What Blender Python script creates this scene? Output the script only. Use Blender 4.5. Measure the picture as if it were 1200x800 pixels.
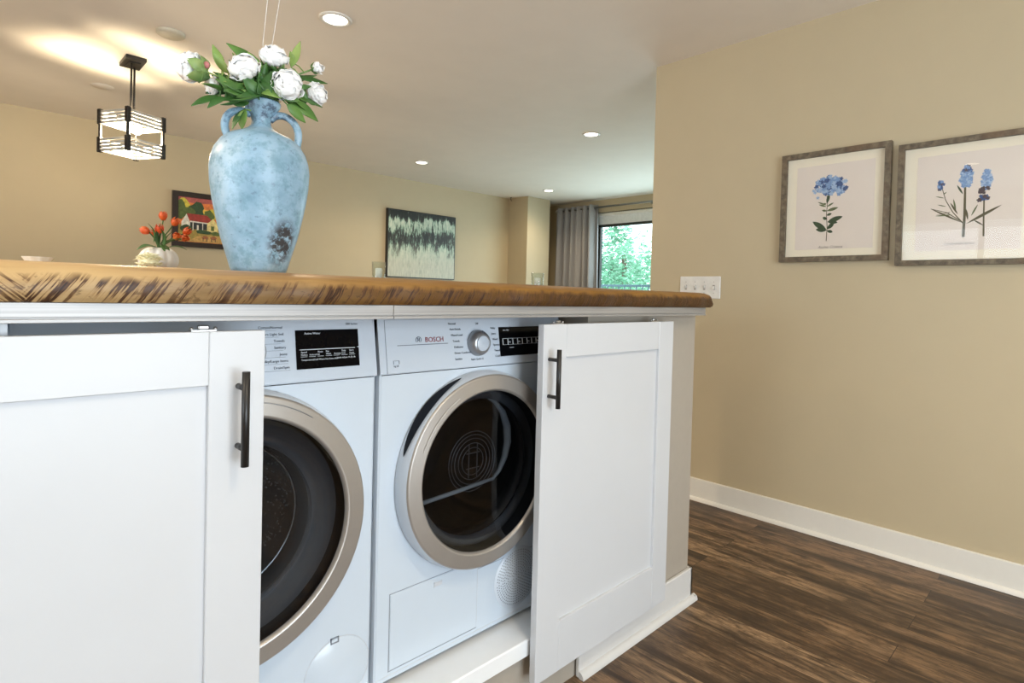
import bpy, bmesh, math, random
from mathutils import Vector, Matrix, Euler
random.seed(7)
PI = math.pi
SC = bpy.context.scene
for o in list(bpy.data.objects): bpy.data.objects.remove(o, do_unlink=True)
COL = SC.collection

# ------------------------------------------------------------------ camera
EYE = Vector((0, 0, 1.093)); FPX, CX, CY = 672.08, 616.645, 359.888
yaw, pit, rol = math.radians(44.963), math.radians(-1.164), math.radians(1.5)
FW = Vector((math.sin(yaw)*math.cos(pit), math.cos(yaw)*math.cos(pit), math.sin(pit)))
R0 = Vector((math.cos(yaw), -math.sin(yaw), 0)); U0 = R0.cross(FW)
RT = R0*math.cos(rol) + U0*math.sin(rol); UP = -R0*math.sin(rol) + U0*math.cos(rol)
cd = bpy.data.cameras.new('camera'); cam = bpy.data.objects.new('camera', cd); COL.objects.link(cam)
cd.sensor_fit = 'HORIZONTAL'; cd.sensor_width = 36; cd.lens = FPX/1200*36
cd.shift_x = (600-CX)/1200; cd.shift_y = (CY-400)/1200; cd.clip_start = .02; cd.clip_end = 100
M3 = Matrix((RT, UP, -FW)).transposed()
cam.matrix_world = Matrix.Translation(EYE) @ M3.to_4x4()
SC.camera = cam
def ray(px, py): return FW + RT*((px-CX)/FPX) - UP*((py-CY)/FPX)
def at_x(x, px, py): d = ray(px, py); return EYE + d*((x-EYE.x)/d.x)
def at_y(y, px, py): d = ray(px, py); return EYE + d*((y-EYE.y)/d.y)
def at_z(z, px, py): d = ray(px, py); return EYE + d*((z-EYE.z)/d.z)

# ------------------------------------------------------------------ world, light, exposure
SC.view_settings.view_transform = 'Standard'; SC.view_settings.look = 'None'
SC.view_settings.gamma = 1; SC.view_settings.use_curve_mapping = False
SC.view_settings.exposure = 0.06
W = bpy.data.worlds.new('sky'); SC.world = W; W.use_nodes = True
bg = W.node_tree.nodes['Background']; bg.inputs[0].default_value = (.80, .93, 1, 1); bg.inputs[1].default_value = 4.0

def area(name, loc, rot, sx, sy, power, col, spread=PI):
    l = bpy.data.lights.new(name, 'AREA'); l.shape = 'RECTANGLE'; l.size = sx; l.size_y = sy
    l.energy = power; l.color = col; l.spread = spread
    o = bpy.data.objects.new(name, l); COL.objects.link(o); o.location = loc; o.rotation_euler = rot
    return o
DAY = (.80, .90, 1.0)
# daylight through the patio door behind the camera, the kitchen window on the left, and the living room window
area('patio_daylight', (.45, -2.52, 1.1), (PI/2+math.radians(30), 0, 0), 2.2, 2.0, 66, DAY)
area('kitchen_window_daylight', (-2.53, 1.0, 1.5), (0, -PI/2-math.radians(34), 0), 1.3, 1.7, 46, DAY)
area('living_window_daylight', (6.20, 3.3, 1.2), (0, PI/2+math.radians(26), 0), 2.1, 3.0, 34, (.66, .95, 1.0))
WARM = (1.0, .80, .55)

# ------------------------------------------------------------------ node materials
MATS = {}
def new_mat(name):
    m = bpy.data.materials.new(name); m.use_nodes = True
    nt = m.node_tree; b = nt.nodes['Principled BSDF']; return m, nt, b
def N(nt, t, **kw):
    n = nt.nodes.new(t)
    for k, v in kw.items():
        if k.startswith('i_'): n.inputs[k[2:].replace('_', ' ')].default_value = v
        else: setattr(n, k, v)
    return n
def L(nt, a, b): nt.links.new(a, b)
def rgb(c): return (c[0], c[1], c[2], 1)
def coords(nt, scale=(1, 1, 1), rot=(0, 0, 0), kind='Object', loc=(0, 0, 0)):
    tc = N(nt, 'ShaderNodeTexCoord'); mp = N(nt, 'ShaderNodeMapping')
    mp.inputs['Scale'].default_value = scale; mp.inputs['Rotation'].default_value = rot; mp.inputs['Location'].default_value = loc
    L(nt, tc.outputs[kind], mp.inputs['Vector']); return mp.outputs['Vector']
def noise(nt, vec, scale, detail=3, rough=.55):
    n = N(nt, 'ShaderNodeTexNoise'); n.inputs['Scale'].default_value = scale
    n.inputs['Detail'].default_value = detail; n.inputs['Roughness'].default_value = rough
    L(nt, vec, n.inputs['Vector']); return n.outputs['Fac']
def ramp(nt, fac, stops, interp='LINEAR'):
    r = N(nt, 'ShaderNodeValToRGB'); r.color_ramp.interpolation = interp
    e = r.color_ramp.elements
    while len(e) < len(stops): e.new(.5)
    for k, (p, c) in enumerate(stops):
        e[k].position = p; e[k].color = rgb(c) if not isinstance(c, (int, float)) else (c, c, c, 1)
    L(nt, fac, r.inputs['Fac']); return r.outputs['Color']
def mix(nt, fac, a, b, mode='MIX'):
    m = N(nt, 'ShaderNodeMix', data_type='RGBA', blend_type=mode)
    for s, v in ((m.inputs[0], fac), (m.inputs[6], a), (m.inputs[7], b)):
        if isinstance(v, (int, float)): s.default_value = v
        elif isinstance(v, tuple): s.default_value = rgb(v)
        else: L(nt, v, s)
    return m.outputs[2]
def math_(nt, op, a, b=0.0, clamp=False):
    m = N(nt, 'ShaderNodeMath', operation=op, use_clamp=clamp)
    for s, v in ((m.inputs[0], a), (m.inputs[1], b)):
        if isinstance(v, (int, float)): s.default_value = v
        else: L(nt, v, s)
    return m.outputs[0]
def bump(nt, bsdf, h, strength=.1, dist=.002):
    b = N(nt, 'ShaderNodeBump'); b.inputs['Strength'].default_value = strength; b.inputs['Distance'].default_value = dist
    L(nt, h, b.inputs['Height']); L(nt, b.outputs['Normal'], bsdf.inputs['Normal'])
def plain(name, c, rough=.5, metal=0, spec=.5, vary=.06, scale=30, bumps=0, coat=0):
    """a simple surface with slight mottling"""
    if name in MATS: return MATS[name]
    m, nt, b = new_mat(name)
    f = noise(nt, coords(nt), scale)
    lo = tuple(max(0, v*(1-vary)) for v in c); hi = tuple(min(1, v*(1+vary)) for v in c)
    L(nt, ramp(nt, f, [(.3, lo), (.7, hi)]), b.inputs['Base Color'])
    b.inputs['Roughness'].default_value = rough; b.inputs['Metallic'].default_value = metal
    b.inputs['Specular IOR Level'].default_value = spec
    if coat: b.inputs['Coat Weight'].default_value = coat; b.inputs['Coat Roughness'].default_value = .08
    if bumps: bump(nt, b, noise(nt, coords(nt), 160, 2), bumps)
    MATS[name] = m; return m
def glow(name, c, s):
    if name in MATS: return MATS[name]
    m, nt, b = new_mat(name)
    b.inputs['Base Color'].default_value = rgb(c); b.inputs['Emission Color'].default_value = rgb(c); b.inputs['Emission Strength'].default_value = s
    MATS[name] = m; return m
def glass(name, tint=(1, 1, 1), rough=0.0, base=.04, ior=1.45):
    """thin pane: see-through with a fresnel reflection"""
    if name in MATS: return MATS[name]
    m, nt, b = new_mat(name); nt.nodes.remove(b); out = nt.nodes['Material Output']
    t = N(nt, 'ShaderNodeBsdfTransparent'); t.inputs[0].default_value = rgb(tint)
    g = N(nt, 'ShaderNodeBsdfGlossy'); g.inputs['Roughness'].default_value = rough
    # Schlick reflection, the same from both sides of the pane
    ge = N(nt, 'ShaderNodeNewGeometry'); dt = N(nt, 'ShaderNodeVectorMath', operation='DOT_PRODUCT')
    L(nt, ge.outputs['Normal'], dt.inputs[0]); L(nt, ge.outputs['Incoming'], dt.inputs[1])
    cs = math_(nt, 'ABSOLUTE', dt.outputs['Value']); f0 = ((ior-1)/(ior+1))**2
    k = math_(nt, 'POWER', math_(nt, 'SUBTRACT', 1.0, cs, True), 5.0)
    ff = math_(nt, 'ADD', math_(nt, 'MULTIPLY', k, 1-f0), f0, True)
    ms = N(nt, 'ShaderNodeMixShader')
    L(nt, ff, ms.inputs[0]); L(nt, t.outputs[0], ms.inputs[1]); L(nt, g.outputs[0], ms.inputs[2]); L(nt, ms.outputs[0], out.inputs['Surface'])
    MATS[name] = m; return m

WALL = plain('tan wall paint', (.535, .445, .295), .6, vary=.015, scale=6, bumps=.06)
CEIL = plain('beige ceiling paint', (.88, .815, .725), .8, vary=.015, scale=5, bumps=.05)
TRIMW = plain('white trim paint', (.80, .77, .71), .35, vary=.01)
CABW = plain('white cabinet paint', (.60, .615, .645), .32, vary=.01, scale=9)
BASEW = plain('white base paint', (.66, .655, .65), .35, vary=.01)
TAUPE = plain('taupe cabinet paint', (.40, .355, .30), .5, vary=.02)
APPL = plain('white appliance enamel', (.57, .645, .735), .18, vary=.005)
FASC = plain('white fascia plastic', (.58, .64, .72), .28, vary=.005)
SILV = plain('champagne silver plastic', (.41, .38, .35), .36, metal=.55, vary=.02)
CHROME = plain('chrome', (.75, .75, .76), .15, metal=1)
KNOBG = plain('grey knob metal', (.34, .35, .37), .3, metal=.7)
BLACK = plain('black powder coat', (.012, .011, .011), .35)
DARKGAP = plain('dark rubber', (.008, .010, .016), .75, spec=.2)
DISP = plain('black display glass', (.003, .003, .004), .12, spec=.12)
DRUM = plain('dark drum steel', (.085, .092, .105), .35, metal=.4, vary=.1)
DRUMRING = plain('drum ring steel', (.24, .26, .29), .3, metal=.3)
GASKET = plain('grey door gasket', (.115, .13, .15), .4)
FIN = plain('pale blue baffle', (.66, .76, .84), .4)
INK = plain('grey print ink', (.10, .12, .15), .6)
INKR = plain('red logo ink', (.26, .003, .008), .6)
INKW = plain('white display print', (.75, .80, .85), .6)
BRONZE = plain('dark bronze metal', (.016, .013, .011), .5, metal=.2)
GREYLINE = plain('grey seam', (.25, .28, .33), .6)
DOORGLASS = glass('tinted door glass', (.34, .35, .37), base=.06, ior=1.55)
CLEAR = glass('clear glass', (.93, .96, .95), ior=1.45)
PANE = glass('window pane', (.95, .98, .98), ior=1.3)

def m_floor():
    m, nt, b = new_mat('brown plank floor')
    tc = N(nt, 'ShaderNodeTexCoord'); mp = N(nt, 'ShaderNodeMapping'); mp.inputs['Rotation'].default_value = (0, 0, PI/2)
    L(nt, tc.outputs['Object'], mp.inputs['Vector'])
    br = N(nt, 'ShaderNodeTexBrick'); br.offset = .37; br.offset_frequency = 2
    br.inputs['Scale'].default_value = 1; br.inputs['Brick Width'].default_value = 1.15; br.inputs['Row Height'].default_value = .127
    br.inputs['Mortar Size'].default_value = .0012; br.inputs['Mortar Smooth'].default_value = .1; br.inputs['Bias'].default_value = 0
    br.inputs['Color1'].default_value = (0, 0, 0, 1); br.inputs['Color2'].default_value = (1, 1, 1, 1); br.inputs['Mortar'].default_value = (.5, .5, .5, 1)
    L(nt, mp.outputs['Vector'], br.inputs['Vector'])
    sep = N(nt, 'ShaderNodeSeparateColor'); L(nt, br.outputs['Color'], sep.inputs[0]); tone = sep.outputs[0]
    # grain runs along each plank, shifted per plank
    add = N(nt, 'ShaderNodeVectorMath', operation='MULTIPLY_ADD')
    L(nt, br.outputs['Color'], add.inputs[0]); add.inputs[1].default_value = (7, 3, 5); L(nt, tc.outputs['Object'], add.inputs[2])
    s1 = N(nt, 'ShaderNodeMapping'); s1.inputs['Scale'].default_value = (26, 1.6, 1); L(nt, add.outputs[0], s1.inputs['Vector'])
    s2 = N(nt, 'ShaderNodeMapping'); s2.inputs['Scale'].default_value = (95, 5, 1); L(nt, add.outputs[0], s2.inputs['Vector'])
    s3 = N(nt, 'ShaderNodeMapping'); s3.inputs['Scale'].default_value = (9, 1.3, 1); L(nt, add.outputs[0], s3.inputs['Vector'])
    g1 = noise(nt, s1.outputs[0], 1, 9, .68); g2 = noise(nt, s2.outputs[0], 2.2, 6, .75); g3 = noise(nt, s3.outputs[0], 1, 3)
    c = ramp(nt, tone, [(0, (.23, .135, .068)), (.35, (.30, .18, .095)), (.7, (.365, .23, .125)), (1, (.43, .275, .155))])
    c = mix(nt, ramp(nt, g3, [(.44, 0), (.60, .80)]), c, (.050, .028, .015))
    s4 = N(nt, 'ShaderNodeMapping'); s4.inputs['Scale'].default_value = (30, 11, 1); L(nt, add.outputs[0], s4.inputs['Vector'])
    g4 = noise(nt, s4.outputs[0], 1, 8, .7)
    c = mix(nt, ramp(nt, g4, [(.46, 0), (.60, .72)]), c, (.050, .028, .015))
    c = mix(nt, ramp(nt, g4, [(.30, .45), (.44, 0)]), c, (.33, .215, .13))
    c = mix(nt, ramp(nt, g1, [(.49, 0), (.62, .88)]), c, (.030, .017, .010))
    c = mix(nt, ramp(nt, g1, [(.28, .5), (.42, 0)]), c, (.36, .245, .155))
    c = mix(nt, ramp(nt, g2, [(.38, .65), (.56, 0)]), c, (.035, .02, .013))
    c = mix(nt, math_(nt, 'MULTIPLY', br.outputs['Fac'], .8), c, (.015, .010, .007))
    L(nt, c, b.inputs['Base Color'])
    L(nt, ramp(nt, g2, [(.2, .36), (.8, .55)]), b.inputs['Roughness'])
    bump(nt, b, g2, .12, .001)
    return m
FLOOR = m_floor()

def m_slab():
    m, nt, b = new_mat('live edge oiled timber')
    tc = N(nt, 'ShaderNodeTexCoord'); P = tc.outputs['Object']
    sx = N(nt, 'ShaderNodeSeparateXYZ'); L(nt, P, sx.inputs[0])
    mp = N(nt, 'ShaderNodeMapping'); mp.inputs['Scale'].default_value = (1.3, 22, 22); L(nt, P, mp.inputs['Vector'])
    grain = noise(nt, mp.outputs[0], 1.6, 5, .6); blot = noise(nt, P, 2.2, 3)
    pale = ramp(nt, blot, [(.30, (.46, .29, .12)), (.50, (.56, .38, .18)), (.70, (.66, .47, .25))])
    amber = ramp(nt, blot, [(.30, (.24, .105, .018)), (.50, (.33, .155, .030)), (.70, (.42, .215, .050))])
    drift = math_(nt, 'ADD', sx.outputs['X'], math_(nt, 'MULTIPLY', math_(nt, 'SUBTRACT', blot, .5), .5))
    wood = mix(nt, ramp(nt, drift, [(.12, 0), (.60, .85), (1.0, 1)]), pale, amber)  # pale to amber along the slab: wood tone plus light put into the colour
    wood = mix(nt, ramp(nt, grain, [(.48, 0), (.75, .55)]), wood, (.13, .055, .018))
    # saw scars on the sloped front edge: short dark diagonals leaning one way, and the other way at the near end
    def scars(lean, f, seed, zf):
        t = math_(nt, 'ADD', math_(nt, 'MULTIPLY', sx.outputs['X'], math_(nt, 'ADD', math_(nt, 'MULTIPLY', sx.outputs['X'], .42), 1.0)), math_(nt, 'MULTIPLY', sx.outputs['Z'], lean))
        cx = N(nt, 'ShaderNodeCombineXYZ'); L(nt, math_(nt, 'MULTIPLY', t, f), cx.inputs[0])
        L(nt, math_(nt, 'MULTIPLY', sx.outputs['Z'], zf), cx.inputs[1]); cx.inputs[2].default_value = seed
        return noise(nt, cx.outputs[0], 1, 3, .6)
    near = ramp(nt, sx.outputs['X'], [(.060, 1.0), (.070, 0.0)])
    broad = mix(nt, near, scars(-.75, 60, 1.3, 13), scars(1.15, 46, 4.1, 14))
    hair = mix(nt, near, scars(-.75, 330, 2.3, 14), scars(1.15, 260, 6.1, 14))
    zr = N(nt, 'ShaderNodeMapRange'); zr.inputs[1].default_value = 1.096; zr.inputs[2].default_value = 1.1065; zr.inputs[3].default_value = 1; zr.inputs[4].default_value = 0
    L(nt, math_(nt, 'ADD', sx.outputs['Z'], math_(nt, 'MULTIPLY', math_(nt, 'SUBTRACT', noise(nt, P, 30, 2), .5), .02)), zr.inputs[0])
    yr = N(nt, 'ShaderNodeMapRange'); yr.inputs[1].default_value = .990; yr.inputs[2].default_value = 1.0; yr.inputs[3].default_value = 1; yr.inputs[4].default_value = 0
    L(nt, sx.outputs['Y'], yr.inputs[0])
    edge = math_(nt, 'MULTIPLY', zr.outputs[0], yr.outputs[0])
    v = math_(nt, 'ADD', broad, math_(nt, 'MULTIPLY', math_(nt, 'SUBTRACT', hair, .5), .55))
    heart_shade = ramp(nt, math_(nt, 'ADD', math_(nt, 'MULTIPLY', sx.outputs['X'], .5), math_(nt, 'MULTIPLY', blot, .35)), [(.16, 0), (.40, .60), (.75, .90)])  # darker along the slab: part heartwood tone, part painted shade
    wood = mix(nt, math_(nt, 'MULTIPLY', heart_shade, math_(nt, 'ADD', math_(nt, 'MULTIPLY', edge, .62), .38)), wood, (.030, .0125, .003))
    deep = math_(nt, 'MULTIPLY', ramp(nt, v, [(.505, 0), (.540, 1)]), ramp(nt, noise(nt, P, 26, 3), [(.32, .35), (.48, 1)])); soft = ramp(nt, v, [(.44, 0), (.54, .5)])
    pit = ramp(nt, noise(nt, coords(nt, (1, 1, 1.6)), 75, 3), [(.60, 0), (.66, .8)])
    mask = math_(nt, 'MULTIPLY', edge, math_(nt, 'MAXIMUM', deep, math_(nt, 'MULTIPLY', pit, .6)))
    wood = mix(nt, math_(nt, 'MULTIPLY', edge, soft), wood, (.20, .085, .025))
    wood = mix(nt, mask, wood, mix(nt, ramp(nt, hair, [(.40, 0), (.60, 1)]), (.022, .011, .008), (.085, .038, .016)))
    L(nt, wood, b.inputs['Base Color']); b.inputs['Roughness'].default_value = .42
    b.inputs['Specular IOR Level'].default_value = .28; b.inputs['Coat Weight'].default_value = .03; b.inputs['Coat Roughness'].default_value = .2
    bump(nt, b, math_(nt, 'SUBTRACT', grain, mask), .25, .002)
    return m
SLAB = m_slab()

def m_steel():
    m, nt, b = new_mat('brushed steel trim')
    f = noise(nt, coords(nt, (1.5, 60, 260)), 1.5, 4, .6)
    L(nt, ramp(nt, f, [(.3, (.36, .35, .345)), (.7, (.48, .47, .465))]), b.inputs['Base Color'])
    b.inputs['Metallic'].default_value = .55; b.inputs['Roughness'].default_value = .5
    bump(nt, b, f, .05, .0005); return m
STEEL = m_steel()

def m_vase():
    m, nt, b = new_mat('weathered blue glaze')
    P = coords(nt)
    big = noise(nt, P, 9, 5, .65); fine = noise(nt, P, 42, 5, .7); sp = noise(nt, P, 95, 3, .6)
    c = ramp(nt, big, [(.30, (.17, .30, .41)), (.50, (.27, .42, .55)), (.68, (.38, .51, .60))])
    c = mix(nt, ramp(nt, fine, [(.47, 0), (.63, .65)]), c, (.12, .25, .32))
    c = mix(nt, ramp(nt, sp, [(.60, 0), (.70, .6)]), c, (.10, .17, .24))
    # a scorched dark patch low on the side facing the room
    tc = N(nt, 'ShaderNodeTexCoord'); vm = N(nt, 'ShaderNodeVectorMath', operation='SUBTRACT'); L(nt, tc.outputs['Object'], vm.inputs[0])
    vm.inputs[1].default_value = (.020, -.062, .058)
    vs = N(nt, 'ShaderNodeVectorMath', operation='MULTIPLY'); L(nt, vm.outputs[0], vs.inputs[0]); vs.inputs[1].default_value = (1.25, 1.25, .75)
    ln = N(nt, 'ShaderNodeVectorMath', operation='LENGTH'); L(nt, vs.outputs[0], ln.inputs[0])
    inside = ramp(nt, ln.outputs['Value'], [(.024, 1), (.042, 0)])
    crackle = noise(nt, P, 70, 4, .7)
    mk = math_(nt, 'MULTIPLY', inside, ramp(nt, crackle, [(.42, 0), (.52, .95)]))
    c = mix(nt, mk, c, (.030, .022, .022))
    # worn neck
    sz = N(nt, 'ShaderNodeSeparateXYZ'); L(nt, tc.outputs['Object'], sz.inputs[0])
    nk = math_(nt, 'MULTIPLY', ramp(nt, sz.outputs['Z'], [(.285, 0), (.295, 1)]), ramp(nt, noise(nt, P, 60, 4, .7), [(.5, 0), (.62, .8)]))
    c = mix(nt, nk, c, (.05, .07, .12))
    L(nt, c, b.inputs['Base Color']); b.inputs['Roughness'].default_value = .38
    bump(nt, b, fine, .12, .002); return m
VASE = m_vase()

def m_frame():
    m, nt, b = new_mat('driftwood frame')
    f = noise(nt, coords(nt, (20, 20, 20)), 2.2, 5, .7); g = noise(nt, coords(nt, (4, 4, 4)), 2, 3)
    c = ramp(nt, f, [(.28, (.055, .040, .026)), (.5, (.135, .105, .068)), (.72, (.25, .20, .13))])
    c = mix(nt, ramp(nt, g, [(.5, 0), (.7, .5)]), c, (.16, .085, .04))
    L(nt, c, b.inputs['Base Color']); b.inputs['Roughness'].default_value = .55; bump(nt, b, f, .2, .002); return m
FRAMEW = m_frame()

def m_abstract():
    m, nt, b = new_mat('abstract drip painting')
    P = coords(nt); tc = N(nt, 'ShaderNodeTexCoord'); s = N(nt, 'ShaderNodeSeparateXYZ'); L(nt, tc.outputs['Object'], s.inputs[0])
    st = noise(nt, coords(nt, (48, 1, 9.5)), 1, 6, .75); st2 = noise(nt, coords(nt, (70, 1, 9), loc=(3, 0, 1)), 1, 4, .7); wob = noise(nt, coords(nt, (9, 1, 1.0), loc=(5, 0, 2)), 1, 2)
    z = math_(nt, 'ADD', s.outputs['Z'], math_(nt, 'MULTIPLY', math_(nt, 'SUBTRACT', wob, .5), .34))     # local z, 0 at the bottom edge
    band = ramp(nt, math_(nt, 'DIVIDE', z, .78), [(.10, .86), (.28, .74), (.42, .56), (.54, .34), (.66, .30), (.78, .62), (.89, .66), (.965, .05)])
    blot = noise(nt, coords(nt, (17, 1, 5.0), loc=(1, 0, 7)), 1, 3)
    v = math_(nt, 'ADD', math_(nt, 'ADD', band, math_(nt, 'MULTIPLY', math_(nt, 'SUBTRACT', st, .5), 2.0)), math_(nt, 'MULTIPLY', math_(nt, 'SUBTRACT', blot, .5), 1.3))
    c = ramp(nt, v, [(.20, (.010, .012, .010)), (.36, (.050, .038, .032)), (.47, (.075, .14, .10)), (.58, (.38, .50, .39)), (.85, (.62, .66, .54))])
    lo = ramp(nt, s.outputs['Z'], [(.16, 1), (.40, 0)])
    c = mix(nt, math_(nt, 'MULTIPLY', lo, .75), c, ramp(nt, st2, [(.3, (.34, .33, .27)), (.7, (.62, .60, .49))]))
    L(nt, c, b.inputs['Base Color']); b.inputs['Roughness'].default_value = .4; bump(nt, b, st, .3, .003); return m
ABSTRACT = m_abstract()

def m_curtain():
    m, nt, b = new_mat('grey curtain cloth')
    w = noise(nt, coords(nt, (300, 300, 40)), 2, 3)
    L(nt, ramp(nt, w, [(.3, (.29, .285, .29)), (.7, (.39, .38, .385))]), b.inputs['Base Color']); b.inputs['Roughness'].default_value = .8; return m
CURT = m_curtain()
def m_leaf(name, a, c, rough=.45):
    m, nt, b = new_mat(name); f = noise(nt, coords(nt), 55, 3); g = noise(nt, coords(nt), 14, 2)
    L(nt, mix(nt, ramp(nt, g, [(.4, 0), (.62, 1)]), ramp(nt, f, [(.3, a), (.7, tuple(v*1.25 for v in a))]), c), b.inputs['Base Color'])
    b.inputs['Roughness'].default_value = rough; return m
LEAF = m_leaf('peony leaf green', (.035, .11, .022), (.11, .23, .045))
LEAFD = m_leaf('dark peony leaf green', (.022, .075, .020), (.06, .15, .035))
LEAF2 = m_leaf('yellow green leaf', (.16, .28, .06), (.27, .36, .10))
SEPAL = m_leaf('sepal green', (.09, .22, .06), (.26, .36, .12))
TULEAF = m_leaf('tulip leaf green', (.035, .10, .025), (.08, .17, .04))
PETW = plain('white silk petal', (.93, .93, .93), .7, vary=.01, scale=90)
PETP = plain('pink bud tip', (.55, .20, .20), .6, vary=.15)
TULIP = m_leaf('orange red tulip petal', (.62, .075, .018), (.75, .17, .025))
CREAM = plain('cream petal', (.93, .88, .62), .6, vary=.05, scale=60)
PUMP = plain('white pumpkin ceramic', (.78, .75, .70), .35, vary=.03)
STEMB = plain('brown stem', (.09, .055, .03), .6)

# ------------------------------------------------------------------ mesh helpers
class MB:
    def __init__(s): s.bm = bmesh.new()
    def face(s, pts, mi=0, smooth=False):
        f = s.bm.faces.new([s.bm.verts.new(p) for p in pts]); f.material_index = mi; f.smooth = smooth; return f
    def box(s, x0, x1, y0, y1, z0, z1, bev=0, seg=1, mi=0):
        t = bmesh.new(); bmesh.ops.create_cube(t, size=1)
        for v in t.verts: v.co = Vector(((x0+x1)/2+v.co.x*(x1-x0), (y0+y1)/2+v.co.y*(y1-y0), (z0+z1)/2+v.co.z*(z1-z0)))
        if bev: bmesh.ops.bevel(t, geom=list(t.edges), offset=bev, segments=seg, affect='EDGES', profile=.6)
        for f in t.faces: f.material_index = mi
        s.join(t); return s
    def join(s, t, mat=None):
        if mat is not None: t.transform(mat)
        me = bpy.data.meshes.new('tmp'); t.to_mesh(me); t.free(); s.bm.from_mesh(me); bpy.data.meshes.remove(me)
    def tube(s, pts, rad, n=10, cap=True, mi=0):
        pts = [Vector(p) for p in pts]; rs = rad if isinstance(rad, (list, tuple)) else [rad]*len(pts)
        rings = []; prev = None
        for i, p in enumerate(pts):
            d = (pts[min(i+1, len(pts)-1)] - pts[max(i-1, 0)]).normalized()
            if prev is None: a = d.orthogonal().normalized()
            else: a = (prev - d*prev.dot(d)).normalized()
            prev = a; b = d.cross(a)
            rings.append([s.bm.verts.new(p + (a*math.cos(2*PI*k/n)+b*math.sin(2*PI*k/n))*rs[i]) for k in range(n)])
        for i in range(len(rings)-1):
            for k in range(n):
                f = s.bm.faces.new((rings[i][k], rings[i][(k+1) % n], rings[i+1][(k+1) % n], rings[i+1][k])); f.smooth = True; f.material_index = mi
        if cap:
            for rg in (rings[0][::-1], rings[-1]): f = s.bm.faces.new(rg); f.material_index = mi
        return s
    def lathe(s, prof, n=48, axis='Z', c=(0, 0, 0), mi=0, smooth=True, a0=0, a1=2*PI, wob=None):
        """prof: list of (radius, height along axis)"""
        c = Vector(c); full = abs(a1-a0-2*PI) < 1e-6; m = n if full else n+1; rings = []
        for (r, h) in prof:
            ring = []
            for k in range(m):
                t = a0+(a1-a0)*k/n; rr = r*(wob(t, h) if wob else 1)
                x, y = rr*math.cos(t), rr*math.sin(t)
                p = (x, y, h) if axis == 'Z' else ((x, h, y) if axis == 'Y' else (h, x, y))
                ring.append(s.bm.verts.new(c+Vector(p)))
            rings.append(ring)
        for i in range(len(rings)-1):
            for k in range(n):
                k2 = (k+1) % m
                f = s.bm.faces.new((rings[i][k], rings[i][k2], rings[i+1][k2], rings[i+1][k])); f.smooth = smooth; f.material_index = mi
        return s
    def disc(s, r, c, axis='Z', n=32, mi=0):
        c = Vector(c); pts = []
        for k in range(n):
            x, y = r*math.cos(2*PI*k/n), r*math.sin(2*PI*k/n)
            pts.append(c+Vector((x, y, 0) if axis == 'Z' else ((x, 0, y) if axis == 'Y' else (0, x, y))))
        s.face(pts, mi); return s
    def ball(s, c, r, sc=(1, 1, 1), seg=14, rot=None, mi=0):
        t = bmesh.new(); bmesh.ops.create_uvsphere(t, u_segments=seg, v_segments=max(6, seg//2+2), radius=r)
        m = Matrix.Diagonal((*sc, 1))
        if rot is not None: m = rot.to_4x4() @ m
        t.transform(Matrix.Translation(Vector(c)) @ m)
        for f in t.faces: f.smooth = True; f.material_index = mi
        s.join(t); return s
    def prism(s, poly, y0, y1, axis='Y', mi=0):
        """extrude a 2-D outline along an axis"""
        def P(u, v, w): return {'Y': (u, w, v), 'X': (w, u, v), 'Z': (u, v, w)}[axis]
        a = [s.bm.verts.new(P(u, v, y0)) for u, v in poly]; b = [s.bm.verts.new(P(u, v, y1)) for u, v in poly]
        n = len(poly)
        for f in (a, b[::-1]): s.bm.faces.new(f).material_index = mi
        for k in range(n): s.bm.faces.new((a[k], b[k], b[(k+1) % n], a[(k+1) % n])).material_index = mi
        return s
    def leaf(s, base, tip, width, up=(0, 0, 1), curl=.12, n=8, th=.0006):
        base, tip = Vector(base), Vector(tip); d = tip-base; ln = d.length; d.normalize()
        u = Vector(up); u = (u-d*u.dot(d)); u = u.normalized() if u.length > 1e-4 else d.orthogonal().normalized()
        w = d.cross(u); rows = []
        for i in range(n+1):
            t = i/n; hw = width/2*math.sin(PI*min(1, (t*.97+.03))**.85)**.9 if 0 < t < 1 else width*.03
            p = base+d*ln*t+u*(curl*ln*math.sin(PI*t*.9))
            rows.append([s.bm.verts.new(p-w*hw+u*hw*.35), s.bm.verts.new(p), s.bm.verts.new(p+w*hw+u*hw*.35)])
        for i in range(n):
            for k in (0, 1):
                f = s.bm.faces.new((rows[i][k], rows[i][k+1], rows[i+1][k+1], rows[i+1][k])); f.smooth = True
        return s
    def build(s, name, mat, parent=None, loc=None, label=None, recalc=True, solid=0):
        if recalc: bmesh.ops.recalc_face_normals(s.bm, faces=list(s.bm.faces))
        me = bpy.data.meshes.new(name); s.bm.to_mesh(me); s.bm.free()
        for m in (mat if isinstance(mat, (list, tuple)) else [mat]): me.materials.append(m)
        o = bpy.data.objects.new(name, me); COL.objects.link(o)
        if parent is not None: o.parent = parent
        if loc is not None: o.location = loc
        if label: o['label'] = label
        if solid:
            md = o.modifiers.new('thickness', 'SOLIDIFY'); md.thickness = solid; md.offset = 0
        return o
def tag(o, label, cat, group=None):
    o['label'] = label; o['category'] = cat
    if group: o['group'] = group
    return o
def thing(name, loc, label, cat, group=None, rz=0):
    o = bpy.data.objects.new(name, None); COL.objects.link(o); o.location = loc; o.rotation_euler = (0, 0, rz); o.empty_display_size = .05
    return tag(o, label, cat, group)
def struct(o): o['kind'] = 'structure'; return o
def copy_tree(o, parent=None):
    c = o.copy(); COL.objects.link(c)
    if parent is not None: c.parent = parent
    for ch in [q for q in bpy.data.objects if q.parent == o]: copy_tree(ch, c)
    return c
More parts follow.
